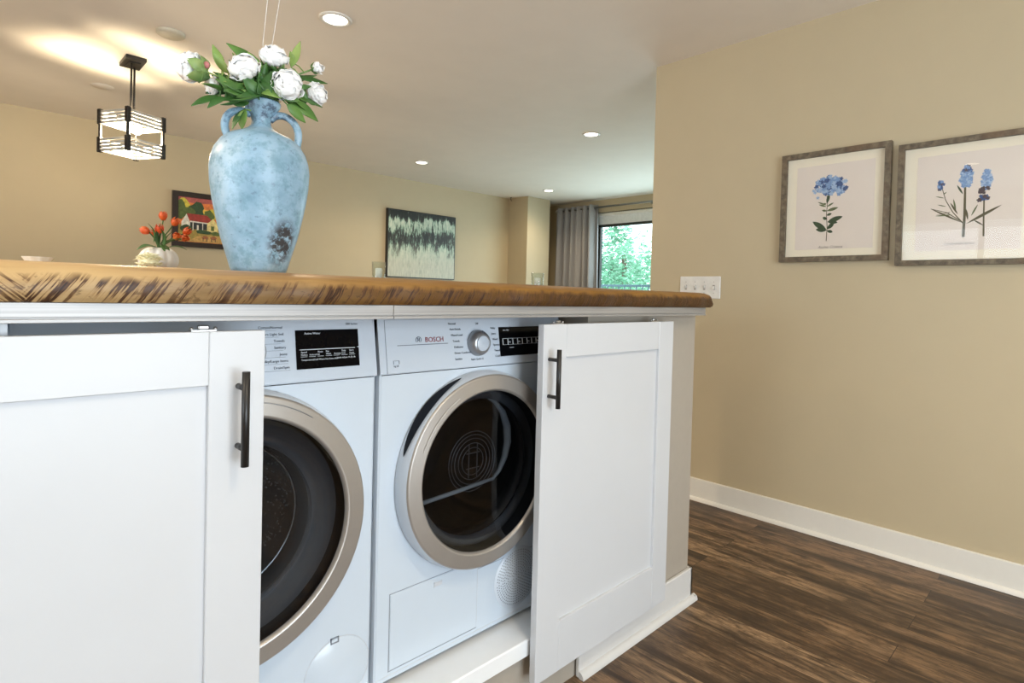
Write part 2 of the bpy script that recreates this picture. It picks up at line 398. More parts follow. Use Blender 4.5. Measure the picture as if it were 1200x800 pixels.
def text_mesh(s, txt, size, origin, xdir, zdir, align='LEFT', shear=0, th=.0003, mi=0):
    """add lettering to a mesh: baseline origin, reading along xdir, height along zdir"""
    cu = bpy.data.curves.new('lettering', 'FONT'); cu.body = txt; cu.size = size; cu.align_x = align; cu.shear = shear; cu.extrude = th; cu.resolution_u = 2
    o = bpy.data.objects.new('lettering', cu); COL.objects.link(o)
    dg = bpy.context.evaluated_depsgraph_get(); me = bpy.data.meshes.new_from_object(o.evaluated_get(dg))
    bpy.data.objects.remove(o, do_unlink=True); bpy.data.curves.remove(cu)
    x, z = Vector(xdir).normalized(), Vector(zdir).normalized(); n = x.cross(z)
    m = Matrix.Translation(Vector(origin)) @ Matrix((x, z, n)).transposed().to_4x4()
    me.transform(m); k0 = len(s.bm.faces); s.bm.from_mesh(me); bpy.data.meshes.remove(me)
    s.bm.faces.ensure_lookup_table()
    for f in s.bm.faces[k0:]: f.material_index = mi

# ------------------------------------------------------------------ the rooms
XR, YC, ZC, YW, XW = 2.892, 1.871, 2.44, 5.897, 6.333
XL, YB = -2.6, -2.6
struct(MB().box(XL-.1, XW+.1, YB-.1, YW+.1, -.06, 0).build('floor', FLOOR))
struct(MB().box(XL-.1, XW+.1, YB-.1, YW+.1, ZC, ZC+.08).build('ceiling', CEIL))
struct(MB().box(XR, XR+.13, YB, YC, 0, ZC).build('wall_right', WALL))
struct(MB().box(XR+.13, XW, YC-.13, YC, 0, ZC).build('wall_living', WALL))
struct(MB().box(XL-.1, XW+.1, YW, YW+.1, 0, ZC).build('wall_dining', WALL))
# window wall with a wide balcony opening from y=2.3 to y=5.05
WY0, WY1, WZ1 = 2.35, 5.02, 2.27
b = MB().box(XW, XW+.12, WY1, YW, 0, ZC).box(XW, XW+.12, YC, WY0, 0, ZC).box(XW, XW+.12, WY0, WY1, WZ1, ZC).box(XW, XW+.12, WY0, WY1, 0, .08)
struct(b.build('wall_window', WALL))
struct(MB().box(5.50, 5.94, 5.525, YW, 0, ZC).build('wall_column', WALL))
# kitchen side: left wall with a window, back wall with a patio door opening
b = MB().box(XL-.1, XL, YB, .15, 0, ZC).box(XL-.1, XL, 1.85, YW, 0, ZC).box(XL-.1, XL, .15, 1.85, 0, .85).box(XL-.1, XL, .15, 1.85, 2.15, ZC)
struct(b.build('wall_left', WALL))
b = MB().box(XL, -.75, YB-.1, YB, 0, ZC).box(1.45, XR, YB-.1, YB, 0, ZC).box(-.75, 1.45, YB-.1, YB, 2.1, ZC)
struct(b.build('wall_back', WALL))
def open_frame(name, axis, p, a0, a1, z0, z1, t=.05, mat=TRIMW, mullions=1):
    b = MB()
    def bx(u0, u1, w0, w1):
        if axis == 'X': b.box(p-.06, p-.01, u0, u1, w0, w1)
        else: b.box(u0, u1, p-.06, p-.01, w0, w1)
    bx(a0, a0+t, z0, z1); bx(a1-t, a1, z0, z1); bx(a0+t, a1-t, z1-t, z1); bx(a0+t, a1-t, z0, z0+t)
    for k in range(1, mullions+1):
        c = a0+(a1-a0)*k/(mullions+1); bx(c-t/2, c+t/2, z0+t, z1-t)
    return struct(b.build(name, mat))
open_frame('window_2', 'X', XL, .15, 1.85, .85, 2.15)
open_frame('door_1', 'Y', YB, -.75, 1.45, 0, 2.1)
# baseboard and shoe moulding of the right wall
b = MB().prism([(XR-.014, 0), (XR, 0), (XR, .118), (XR-.010, .118), (XR-.014, .112)], YB, YC, 'Y')
b.bm.verts.ensure_lookup_table()
def moulding(y0, y1):
    b = MB(); b.box(XR-.014, XR, y0, y1, 0, .118, bev=.003)
    prof = [(XR-.014-.016*math.cos(t), .018*math.sin(t)) for t in [k*PI/2/6 for k in range(7)]]+[(XR-.014, 0)]
    b.prism(prof, y0, y1, 'Y'); return b
struct(moulding(YB, YC).build('baseboard_right', TRIMW))
struct(MB().box(XL, 5.50, YW-.014, YW, 0, .118, bev=.003).build('baseboard_dining', TRIMW))

# ------------------------------------------------------------------ window, rod, curtain, balcony and trees
DKFR = plain('dark window frame', (.018, .022, .018), .4)
b = MB()
b.box(XW+.062, XW+.110, WY0, WY0+.05, .08, WZ1).box(XW+.062, XW+.110, WY1-.05, WY1, .08, WZ1).box(XW+.062, XW+.110, 3.66, 3.72, .08, WZ1).box(XW+.062, XW+.110, WY0, WY1, 2.18, WZ1).box(XW+.062, XW+.110, WY0, WY1, .08, .14)
win = struct(b.build('window_1', DKFR))
g = MB().box(XW+.084, XW+.089, WY0+.05, WY1-.05, .14, 2.18).build('pane', PANE, win)
sh = thing('roller_blind', (XW+.030, (WY0+WY1)/2, 2.215), 'white roller blind half lowered behind the grey curtain', 'blind')
MB().lathe([(.022, WY0-3.685+.02), (.022, WY1-3.685-.02)], 20, 'Y').build('roller', TRIMW, sh, (0, 0, .025))
SHADEW = plain('white blind cloth', (.80, .82, .82), .7)
MB().box(-.004, .0, WY0-3.685+.03, WY1-3.685-.03, -.115, .02).build('blind_cloth', SHADEW, sh)
MB().box(-.016, .010, WY0-3.685+.03, WY1-3.685-.03, -.152, -.115, bev=.003).build('bottom_bar', DKFR, sh, label='black bottom bar')
# rod
rod = thing('curtain_rod', (XW-.10, 3.9, 2.325), 'grey metal curtain rod fixed above the window', 'curtain rod')
MB().lathe([(.0, -1.75), (.013, -1.75), (.013, 1.72), (0, 1.72)], 14, 'Y').build('rod', plain('pewter', (.30, .30, .29), .35, metal=.8), rod)
MB().lathe([(0, 0), (.016, 0), (.025, .012), (.029, .03), (.022, .048), (0, .058)], 16, 'Y').build('finial', plain('pale finial', (.62, .58, .50), .4), rod, (0, 1.715, 0))
for y in (1.66, .15, -1.5):
    q = MB().box(-.008, .008, -.009, .009, -.03, -.012).box(-.008, .09, -.006, .006, -.03, -.02).box(.082, .0895, -.016, .016, -.05, .02); q.build('bracket', MATS['pewter'], rod, (0, y, 0))
# curtain: a gathered sheet hanging from the rod
def curtain(y0, y1, z0, z1):
    b = MB(); ny, nz = 130, 14; rows = []
    for j in range(nz+1):
        t = j/nz; z = z0+(z1-z0)*t; row = []
        for i in range(ny+1):
            s = i/ny; sp = 1-.16*(1-t)*0 ; y = y0+(y1-y0)*s
            ph = s*2*PI*6.5; amp = .046+.018*math.sin(s*7+1)+.010*(1-t)
            x = amp*math.sin(ph+.25*math.sin(3*t+s*4))+.010*math.sin(2.3*ph+t)
            y += .012*math.cos(ph)*(1-t*.3) + (.05*(1-t)*(s-.55))
            row.append(b.bm.verts.new((x, y, z)))
        rows.append(row)
    for j in range(nz):
        for i in range(ny):
            f = b.bm.faces.new((rows[j][i], rows[j][i+1], rows[j+1][i+1], rows[j+1][i])); f.smooth = True
    return b
ct = curtain(4.915-5.4, 5.66-5.4, -2.29, .04).build('curtain', CURT, None, (XW-.10, 5.4, 2.325), solid=.003)
tag(ct, 'gathered grey floor length curtain hanging at the window edge', 'curtain')
# balcony outside
struct(MB().box(XW+.12, XW+1.75, 1.5, 6.6, -.2, -.02).build('floor_balcony', plain('grey concrete', (.35, .36, .36), .8)))
RAILM = plain('haze tinted balcony steel', (.06, .13, .16), .5)  # the teal tint is haze put into the steel colour
rl = thing('balcony_railing', (7.8, 4.5, .01), 'dark balcony railing with thin balusters outside the window', 'railing')
MB().box(-.025, .025, -2.4, 2.1, 1.27, 1.305, bev=.004).build('top_rail', RAILM, rl)
MB().box(-.015, .015, -2.4, 2.1, .10, .13).build('bottom_rail', RAILM, rl)
bal = MB().box(-.008, .008, -.008, .008, .13, 1.27).build('baluster', RAILM, rl, (0, -2.3, 0))
for k in range(1, 39):
    c = bal.copy(); COL.objects.link(c); c.parent = rl; c.location = (0, -2.3+k*.115, 0)
for y in (-2.38, -.2, 2.08): MB().box(-.02, .02, -.02, .02, 0, 1.29).build('post', RAILM, rl, (0, y, 0))
# trees beyond the balcony
TL1 = m_leaf('sunlit leaves', (.075, .24, .13), (.20, .42, .27), .6); TRK = plain('tree bark', (.12, .09, .06), .8)
def tree(x, y, h, r, seed, label):
    rnd = random.Random(seed)
    t = thing('tree', (x, y, -3), label, 'tree', None)
    MB().tube([(0, 0, 0), (.1, .05, h*.4), (-.05, .1, h*.8)], [.16, .12, .05], 8).build('trunk', TRK, t)
    b = MB()
    cl = [(Vector((rnd.gauss(0, .5)*r, rnd.gauss(0, .6)*r, h*.72+rnd.gauss(0, .45)*r)), r*rnd.uniform(.22, .5)) for _ in range(34)]
    for c, cr in cl:
        for _ in range(120):
            d = Vector((rnd.gauss(0, 1), rnd.gauss(0, 1), rnd.gauss(0, 1))); d.normalize(); p = c+d*cr*rnd.uniform(.5, 1)
            a = Vector((rnd.gauss(0, 1), rnd.gauss(0, 1), rnd.gauss(0, .6))).normalized()*rnd.uniform(.05, .10); q = a.orthogonal().normalized()*a.length*.45
            b.face([p-a, p-q, p+a, p+q])
    b.build('foliage', TL1, t, recalc=False)
tree(11.4, 8.0, 6.4, 1.35, 3, 'leafy green tree beyond the railing at the right of the window view')
tree(14.8, 10.9, 6.8, 1.5, 5, 'leafy green tree beyond the railing at the left of the window view, the farther one')

# ------------------------------------------------------------------ ceiling fittings
LENS = glow('warm lamp lens', (1.0, .93, .80), 9)
spots = [((1.335, 2.729), 'largest recessed ceiling light, nearest the flower vase', .080, 11),
         ((3.413, 5.001), 'recessed ceiling light above the abstract canvas', .075, 14),
         ((3.723, 3.019), 'recessed ceiling light nearest the right wall corner', .075, 12),
         ((5.363, 5.019), 'farthest recessed ceiling light, nearest the grey curtain', .075, 12)]
def downlight(x, y, label, r, power):
    t = thing('recessed_light', (x, y, ZC), label, 'ceiling light', 'recessed ceiling lights')
    MB().lathe([(r, -.0005), (r, -.004), (r*.93, -.009), (r*.74, -.007), (r*.70, -.002)], 36).build('trim_ring', TRIMW, t)
    MB().lathe([(r*.72, -.004), (r*.5, -.0048), (.001, -.005)], 32).build('lens', LENS, t)
    l = bpy.data.lights.new('lamp', 'SPOT'); l.energy = power*3.2; l.color = WARM; l.spot_size = math.radians(150); l.spot_blend = .9; l.shadow_soft_size = .06
    o = bpy.data.objects.new('lamp', l); COL.objects.link(o); o.parent = t; o.location = (0, 0, -.03)
for (x, y), lb, r, pw in spots: downlight(x, y, lb, r, pw)
# the kitchen's own ceiling lamps, behind and above the camera
for k, (x, y) in enumerate([(1.9, -1.0), (-.9, -1.2), (-1.0, .9), (-.9, 2.75), (.55, -.35)]):
    downlight(x, y, ['recessed ceiling light over the kitchen by the right wall', 'recessed ceiling light over the kitchen near the patio door', 'recessed ceiling light over the kitchen near the side window', 'recessed ceiling light over the dining area left of the vase', 'recessed ceiling light over the kitchen in front of the dryer'][k], .08, (13, 12, 10, 105, 15)[k])
b = MB().lathe([(0, -.022), (.05, -.022), (.066, -.014), (.068, 0)], 36)
tag(b.build('smoke_detector', plain('ivory plastic', (.66, .60, .46), .5), None, (.81, 3.538, ZC)), 'round ivory smoke detector on the ceiling left of the flowers', 'smoke detector')
b = MB().lathe([(0, -.006), (.06, -.006), (.066, 0)], 30)
tag(b.build('ceiling_plate', CEIL, None, (.71, 4.845, ZC)), 'flat round blank plate on the ceiling beside the pendant lamp', 'ceiling plate')
hk = MB().tube([(0, 0, 0), (0, 0, -.03), (.008, 0, -.045), (.018, 0, -.04)], .004, 8).lathe([(.012, 0), (.012, -.004), (0, -.004)], 12)
tag(hk.build('ceiling_hook', BRONZE, None, (5.44, 5.80, ZC)), 'small dark hook in the ceiling at the far wall corner', 'hook')

# pendant lamp: canopy, two rods, a square cage of two slatted bands held by four posts
pc = Vector((.756, 4.151))
pd = thing('pendant_lamp', (pc.x, pc.y, ZC), 'square slatted pendant lamp hanging on two dark rods', 'pendant lamp')
MB().box(-.052, .052, -.098, .098, -.022, 0, bev=.003).box(-.028, .028, -.06, .06, -.03, -.022).build('canopy', BRONZE, pd)
th = math.radians(27); S = .222; sz0, sz1 = 1.872-ZC, 2.125-ZC
cage = Matrix.Rotation(th, 3, 'Z')
for k in (-1, 1): MB().tube([(k*.015, k*.040, -.025), (k*.015, k*.040, sz1-.02)], .0062, 10).build('rod', BRONZE, pd)
def V3(u, v, z): p = cage @ Vector((u, v, 0)); return Vector((p.x, p.y, z))
for i, j in ((-1, -1), (1, -1), (-1, 1), (1, 1)):
    b = MB(); t = bmesh.new()
    q = MB()
    for z0, z1, w in ((sz0, sz0+.09, .0125), (sz0+.085, sz1-.085, .0075), (sz1-.09, sz1, .0125)):
        q.box(-w, w, -w, w, z0, z1, bev=.003)
    q.bm.transform(Matrix.Translation(V3(i*S/2, j*S/2, 0)) @ cage.to_4x4()); b.bm.free(); t.free()
    q.build('corner_post', BRONZE, pd)
GLROD, _nt, _b = new_mat('frosted glass slat')
_b.inputs['Base Color'].default_value = (.50, .49, .46, 1); _b.inputs['Roughness'].default_value = .35; _b.inputs['Transmission Weight'].default_value = .15
_b.inputs['IOR'].default_value = 1.2
for zb in (sz0+.006, sz1-.086):
    for r in range(4):
        z = zb+r*.0205
        for u0, v0, u1, v1 in ((-1, -1, 1, -1), (1, -1, 1, 1), (1, 1, -1, 1), (-1, 1, -1, -1)):
            q = MB(); hl = S/2-.008
            q.box(-hl, hl, -.004, .004, z, z+.014, bev=.0015)
            ang = math.atan2(v1-v0, u1-u0); mid = Vector(((u0+u1)/2*S/2, (v0+v1)/2*S/2))
            q.bm.transform(cage.to_4x4() @ Matrix.Translation((mid.x, mid.y, 0)) @ Matrix.Rotation(ang, 4, 'Z'))
            q.build('slat', GLROD, pd)
MB().box(-.019, .019, -.046, .046, sz1-.030, sz1-.022).box(-.065, .065, -.005, .005, sz1-.032, sz1-.026).build('crossbar', BRONZE, pd)
BULB = glow('hot bulb', (1.0, .86, .62), 9)
for u, v in ((.045, .015), (-.045, -.015)):
    p = V3(u, v, sz1-.05)
    MB().lathe([(.0, .036), (.013, .036), (.014, 0), (0, 0)], 14).build('lamp_socket', BRONZE, pd, p)
    MB().ball((0, 0, 0), .026, (1, 1, 1.25), 14).build('bulb', BULB, pd, p-Vector((0, 0, .032)))
l = bpy.data.lights.new('pendant_light', 'POINT'); l.energy = 46; l.color = (1.0, .82, .56); l.shadow_soft_size = .035
o = bpy.data.objects.new('pendant_light', l); COL.objects.link(o); o.parent = pd; o.location = V3(0, 0, sz1-.13)

# ------------------------------------------------------------------ peninsula
YM = 1.110                       # front plane of the machines
YD = .985                        # front face of the cabinet doors
ZP = .205                        # platform top
XE = 1.900                       # end of the peninsula
pen = thing('peninsula_cabinet', (.95, 1.035, 0), 'peninsula cabinet with white doors housing the two laundry machines', 'cabinet')
def PB(): return MB()
PO = Vector((.95, 1.035, 0))
def pbuild(b, name, mat, parent=pen, **kw):
    b.bm.transform(Matrix.Translation(-PO)); return b.build(name, mat, parent, **kw)
pbuild(PB().box(1.285, XE, 1.035, 1.76, 0, 1.067), 'end_wall', TAUPE)
pbuild(PB().box(-.75, 1.285, 1.735, 1.76, 0, 1.067), 'back_panel', TAUPE)
pbuild(PB().box(.020, .050, 1.01, 1.735, ZP, 1.067), 'divider', CABW)
pbuild(PB().box(-.75, -.70, 1.0, 1.735, 0, 1.067), 'side_panel', TAUPE)
pbuild(PB().box(-.70, 1.285, 1.040, 1.735, 0, ZP-.045), 'plinth_riser', TAUPE)
pbuild(PB().box(-.70, 1.284, 1.017, 1.735, ZP-.045, ZP, bev=.003), 'machine_platform', plain('white platform paint', (.84, .86, .88), .3, vary=.01), label='white platform shelf under the machines')
b = PB().box(1.272, XE+.014, 1.021, 1.035, 0, .118, bev=.003).box(XE, XE+.014, 1.021, 1.76, 0, .118, bev=.003)
pbuild(b, 'base_moulding', BASEW)
def quarter(y, x0, x1):
    b = PB(); prof = [(y-.017*math.cos(t), .020*math.sin(t)) for t in [k*PI/2/6 for k in range(7)]]+[(y, 0)]
    b.prism(prof, x0, x1, 'X'); return b
b = quarter(1.021, 1.272, XE+.026)
prof = [(XE+.014+.017*math.cos(t), .020*math.sin(t)) for t in [k*PI/2/6 for k in range(7)]]+[(XE+.014, 0)]
b.prism(prof, 1.008, 1.76, 'Y'); pbuild(b, 'shoe_moulding', BASEW)
# shaker doors: stiles and rails round a recessed panel, a bar handle and top pivots
def door(x0, x1, z0, z1, px0, px1, pz0, pz1, hx, hz0, hz1, pivots, label):
    b = PB(); y0, y1 = YD, YD+.021; r = .0012
    b.box(x0, px0, y0, y1, z0, z1, bev=r).box(px1, x1, y0, y1, z0, z1, bev=r)
    b.box(px0, px1, y0+.0004, y1, pz1, z1, bev=r).box(px0, px1, y0+.0004, y1, z0, pz0, bev=r)
    b.box(px0-.002, px1+.002, y0+.009, y1-.003, pz0-.002, pz1+.002)
    d = pbuild(b, 'door', CABW, label=label)
    h = PB().tube([(hx, YD-.034, hz0), (hx, YD-.034, hz1)], .0062, 14)
    for z in (hz0+.027, hz1-.027): h.tube([(hx, YD-.034, z), (hx, YD+.002, z)], .0048, 10)
    h.bm.transform(Matrix.Translation(-PO)); h.build('handle', BLACK, d, label='black bar handle')
    for x in pivots:
        q = PB().box(x-.018, x+.018, YD+.006, YD+.018, z1, z1+.0025).box(x-.008, x+.008, YD+.006, YD+.015, z1+.0025, z1+.010, bev=.002)
        for e in (-.017, .017): q.ball((x+e, YD+.010, z1+.004), .0034, seg=8)
        q.bm.transform(Matrix.Translation(-PO)); q.build('pivot_hinge', plain('hinge steel', (.42, .41, .40), .3, metal=.8), d, label='chrome pivot hinge')
    return d
door(-.245, .369, .100, 1.0235, -.160, .284, .236, .938, .328, .810, .961, (-.13, .278), 'left white shaker door')
door(1.050, 1.668, .100, 1.0215, 1.138, 1.585, .235, .934, 1.071, .812, .960, (1.112, 1.565), 'right white shaker door')

# countertop: live-edge slab on a steel edge
ctp = thing('countertop', (.6, 1.4, 1.068), 'live edge wooden countertop with a steel trim under its front edge', 'countertop')
CO = Vector((.6, 1.4, 1.068))
b = MB(); xs = [-.80]; 
while xs[-1] < 1.896: xs.append(xs[-1]+.012)
xs += [1.902, 1.908, 1.911]
sec = []
rn = random.Random(4); ph = [rn.uniform(0, 6) for _ in range(8)]
for x in xs:
    w = .004*math.sin(x*9+ph[0])+.003*math.sin(x*23+ph[1])+.0015*math.sin(x*61+ph[2])
    w2 = .0016*math.sin(x*14+ph[3])+.0010*math.sin(x*37+ph[4])
    zt = 1.1225-.0035*max(0, min(1, x/1.9)); y0 = .966+w
    e = max(0, (x-1.885)/.026); zt2 = zt-.013*e*e; y0 += .012*e*e
    back = 1.80+.006*math.sin(x*6+1)
    pr = [(back, 1.068), (back+.006, 1.095), (back-.004, zt2), (1.2, zt2), (y0+.050, zt2), (y0+.030, zt2-.0030), (y0+.014, zt2-.0085), (y0+.005+w2, zt2-.0145), (y0+.0015+w2, zt2-.024), (y0+.001-w2, zt2-.036), (y0+.004, 1.074), (y0+.008, 1.068)]
    sec.append([b.bm.verts.new((x, yy, zz)) for yy, zz in pr])
m = len(sec[0])
for i in range(len(sec)-1):
    for k in range(m):
        f = b.bm.faces.new((sec[i][k], sec[i][(k+1) % m], sec[i+1][(k+1) % m], sec[i+1][k])); f.smooth = 3 <= k <= 9
b.bm.faces.new(sec[0][::-1]); b.bm.faces.new(sec[-1])
slab = b.build('wood_slab', SLAB); slab.parent = ctp; slab.matrix_parent_inverse = Matrix.Translation(-CO)
for x0, x1 in ((-.78, .6115), (.6125, 1.872)):
    q = MB().box(x0, x1, .981, .985, 1.0472, 1.0675, bev=.0008).box(x0, x1, .9835, .985, 1.045, 1.048).box(x0, x1, .985, 1.05, 1.0635, 1.0675).box(x0, x1, .9795, .985, 1.040, 1.0455, bev=.0008)
    q.bm.transform(Matrix.Translation(-CO)); q.build('steel_trim', STEEL, ctp)

# ------------------------------------------------------------------ washer and dryer
def hole_plate(b, x0, x1, z0, z1, y, cx, cz, r, n=64, mi=0):
    """flat front plate with a round hole"""
    ring = []; rect = []
    for k in range(n):
        t = 2*PI*k/n; dx, dz = math.cos(t), math.sin(t)
        ring.append((cx+r*dx, y, cz+r*dz))
        s = min(((x1-cx)/dx if dx > 1e-9 else (x0-cx)/dx if dx < -1e-9 else 1e9), ((z1-cz)/dz if dz > 1e-9 else (z0-cz)/dz if dz < -1e-9 else 1e9))
        rect.append([cx+s*dx, y, cz+s*dz])
    corners = [(x0, z0), (x1, z0), (x1, z1), (x0, z1)]
    for qx, qz in corners:   # snap the nearest sample onto each corner
        k = min(range(n), key=lambda i: (rect[i][0]-qx)**2+(rect[i][2]-qz)**2); rect[k][0], rect[k][2] = qx, qz
    A = [b.bm.verts.new(p) for p in ring]; Bv = [b.bm.verts.new(p) for p in rect]
    for k in range(n):
        f = b.bm.faces.new((A[k], A[(k+1) % n], Bv[(k+1) % n], Bv[k])); f.material_index = mi
    return A, Bv
def machine(name, label, cat, xl, RO, RG, dx, dz):
    """xl: left side, RO ring radius, RG glass radius, door centre at dx, dz (world)"""
    w = .598; cx = xl+w/2; org = Vector((cx, YM, ZP))
    t = thing(name, org, label, cat)
    z0, zp, z1 = .012, .705, .846
    x0, x1 = -w/2, w/2; dcx, dcz = dx-cx, dz-ZP
    body = MB(); A, Bv = hole_plate(body, x0+.006, x1-.006, z0, zp-.002, 0, dcx, dcz, RG+.016)
    # rounded vertical edges and the cabinet behind
    body.box(x0, x1, .012, .585, z0, z1-.004, bev=.004)
    body.bm.faces.ensure_lookup_table()
    for sx, s in ((x0, 1), (x1, -1)):
        pts = [(sx+s*.006, 0), (sx+s*.0018, .003), (sx, .012)]
        for a, c in zip(pts[:-1], pts[1:]): body.face([(a[0], a[1], z0), (c[0], c[1], z0), (c[0], c[1], zp), (a[0], a[1], zp)])
    # remove the cabinet's own front so that the drum opening is free
    kill = [f for f in body.bm.faces if abs(f.normal.y) > .9 and abs(f.calc_center_median().y-.012) < 1e-4 and f.calc_area() > .1]
    bmesh.ops.delete(body.bm, geom=kill, context='FACES')
    bo = body.build('body', APPL, t, recalc=False)
    for i in (-1, 1):
        for y in (.05, .53): MB().lathe([(.018, 0), (.018, .013)], 14).disc(.018, (0, 0, 0.0005), n=14).build('foot', DARKGAP, t, (i*.25, y, 0))
    # fascia, leaning back
    ln = math.atan2(.019, z1-zp)
    fa = MB(); prof = [(-.002, zp), (-.004, zp+.003), (-.003, zp+.012), (.016, z1-.010), (.022, z1-.002), (.034, z1), (.10, z1), (.10, zp)]
    fa.prism(prof, x0, x1, 'X'); fao = fa.build('control_panel', FASC, t)
    fy = lambda z: -.003+(z-zp-.012)*(.019/(z1-.010-zp-.012))
    # drum
    ym = .0
    dr = MB().lathe([(RG+.016, 0), (RG+.010, .02), (RG-.012, .035), (RG-.016, .05), (RG+.03, .06), (RG+.035, .44)], 64, 'Y', (dcx, 0, dcz))
    dro = dr.build('drum', DRUM, t)
    bk = MB().lathe([(RG+.035, .44), (RG*.55, .435), (RG*.52, .425), (RG*.40, .425), (RG*.38, .435), (.001, .43)], 56, 'Y', (dcx, 0, dcz)); bk.build('drum_back', DRUM, t)
    return t, cx, dcx, dcz, zp, z1, fy, x0, x1
def ring_door(t, dcx, dcz, RO, RG, proud):
    d = MB()
    # outer flange, champagne face, inner lip
    d.lathe([(RO+.006, -.001), (RO+.0075, -.008), (RO+.0055, -proud*.5), (RO+.003, -proud*.78), (RO+.0005, -proud*.9)], 96, 'Y', (dcx, 0, dcz), mi=1)
    d.lathe([(RO+.0005, -proud*.9), (RO-.0015, -proud+.0010), (RO-.004, -proud), (RO-.0045, -proud-.0001), (RG+.0075, -proud-.0029), (RG+.007, -proud-.003), (RG+.003, -proud-.001), (RG, -proud+.006)], 96, 'Y', (dcx, 0, dcz), mi=0)
    d.lathe([(RG, -proud+.006), (RG-.001, -.004)], 96, 'Y', (dcx, 0, dcz), mi=2)
    do = d.build('door_ring', [SILV, FASC, DARKGAP], t)
    return do
# --- dryer
DCX, DCZ = .949, .654
t, cx, dcx, dcz, zp, z1, fy, x0, x1 = machine('dryer', 'white clothes dryer beside the right door, with a red maker logo and round knob', 'dryer', .660, .2395, .1985, DCX, DCZ)
DRY = t
RO, RG, PR = .2395, .1985, .045
do = ring_door(t, dcx, dcz, RO, RG, PR)
MB().lathe([(RG-.0005, -PR+.004), (RG-.02, -PR+.010), (RG*.6, -PR+.014), (.0008, -PR+.016)], 72, 'Y', (dcx, 0, dcz)).build('door_glass', DOORGLASS, do, label='dark tinted round glass')
MB().lathe([(RG-.004, -.006), (RG-.004, .004), (RG-.022, .012), (RG-.026, .004)], 72, 'Y', (dcx, 0, dcz)).build('gasket', GASKET, do)
# dark grip recess in the upper left of the rim
q = MB(); a0, a1 = math.radians(108), math.radians(163)

ns = 40; prev = None
for k in range(ns+1):      # a crescent: widest in the middle, tapering to both ends
    u = k/ns; a = a0+(a1-a0)*u; wd = .0145*math.sin(PI*u)**.7+.0006; yc = -PR*.46; row = []
    for f_ in (-1, -.3, .3, 1):
        y = yc+wd*f_; rr = RO+.0060+.0035*(1-min(1, -y/PR)); row.append(q.bm.verts.new((dcx+rr*math.cos(a), y, dcz+rr*math.sin(a))))
    if prev:
        for m_ in range(3): q.bm.faces.new((prev[m_], prev[m_+1], row[m_+1], row[m_]))
    prev = row
q.build('grip_recess', DARKGAP, do, label='dark grip recess')
q = MB(); q.lathe([(RO-.024, -PR-.0042), (RO-.0228, -PR-.0052), (RO-.0216, -PR-.0042)], 30, 'Y', (dcx, 0, dcz), a0=math.radians(118), a1=math.radians(158)); q.build('rim_line', plain('rim groove', (.50, .48, .45), .5), do)
# drum fittings: lint bar, curved rim of the drum and embossed back rings
ip = MB().lathe([(RG-.03, .050), (.0005, .0505)], 64, 'Y', (dcx, 0, dcz)).build('inner_pane', CLEAR, do)
q = MB().tube([(dcx-.150, .046, dcz-.076), (dcx-.02, .047, dcz-.070), (dcx+.099, .047, dcz-.062)], [.0055, .0055, .0045], 10); q.build('lint_flap', FIN, do, label='pale blue bar')
q = MB(); arc = [(.090, -.066), (.117, -.045), (.136, -.010), (.146, .030), (.142, .075), (.124, .118), (.096, .148), (.066, .162)]
q.tube([(dcx+u, .047, dcz+v) for u, v in arc], [.003, .006, .009, .011, .011, .009, .006, .002], 10); q.build('lint_arc', FIN, do, label='pale blue curved fin')
q = MB()
for rr in (.036, .048, .060, .070, .079): q.lathe([(rr-.0011, .0495), (rr, .0480), (rr+.0011, .0495)], 56, 'Y', (dcx+.024, 0, dcz-.002))
for i in (-1, 1):
    q.box(dcx+.024-.022, dcx+.024+.022, .0478, .0495, dcz+i*.020-.0012, dcz+i*.020+.0012); q.box(dcx+.024+i*.014-.0012, dcx+.024+i*.014+.0012, .0478, .0495, dcz-.045, dcz+.045)
q.build('embossed_rings', DRUMRING, do)
# fascia details
OX = cx
def panel_text(b, txt, size, X, Z, align='LEFT', mi=0):
    z = Z-ZP; dz = .001; text_mesh(b, txt, size, (X-OX, fy(z)-.0012, z), (1, 0, 0), (0, fy(z+dz)-fy(z), dz), align, mi=mi)
def panel_quad(b, X0, X1, Z0, Z1, off=.0012, mi=0, th=.003):
    p = [(X0-OX, fy(Z0-ZP)-off, Z0-ZP), (X1-OX, fy(Z0-ZP)-off, Z0-ZP), (X1-OX, fy(Z1-ZP)-off, Z1-ZP), (X0-OX, fy(Z1-ZP)-off, Z1-ZP)]
    q = [(a, c+th, d) for a, c, d in p]
    b.face(p, mi); 
    for k in range(4): b.face([p[k], p[(k+1) % 4], q[(k+1) % 4], q[k]], mi)
q = MB(); panel_text(q, 'BOSCH', .0165, .782, .978); q.build('logo_lettering', INKR, t, label='red maker lettering')
q = MB(); ez = .9835-ZP
q.lathe([(.0062, -.0006), (.0078, -.0010), (.0078, .001), (.0062, .001)], 28, 'Y', (.7645-OX, fy(ez), ez))
for u in (-.0028, .0012): q.box(.7645-OX+u, .7645-OX+u+.0016, fy(ez)-.001, fy(ez)+.001, ez-.0046, ez+.0046)
q.box(.7645-OX-.0028, .7645-OX+.0028, fy(ez)-.001, fy(ez)+.001, ez-.0009, ez+.0009); q.build('logo_emblem', INK, t, label='grey round emblem')
q = MB(); panel_quad(q, .707, .848, .9720, .9732); q.build('logo_underline', INK, t)
q = MB(); panel_quad(q, .677, .6778, .912, 1.030); panel_quad(q, .677, 1.05, 1.0300, 1.0306); q.build('drawer_outline', GREYLINE, t)
q = MB(); panel_quad(q, .694, .709, .939, .9396); panel_quad(q, .694, .6946, .932, .9396); panel_quad(q, .7084, .709, .932, .9396); panel_text(q, 'kg LE', .006, .694, .926); q.build('small_print', INK, t)
kz = .970-ZP; ky = fy(kz)
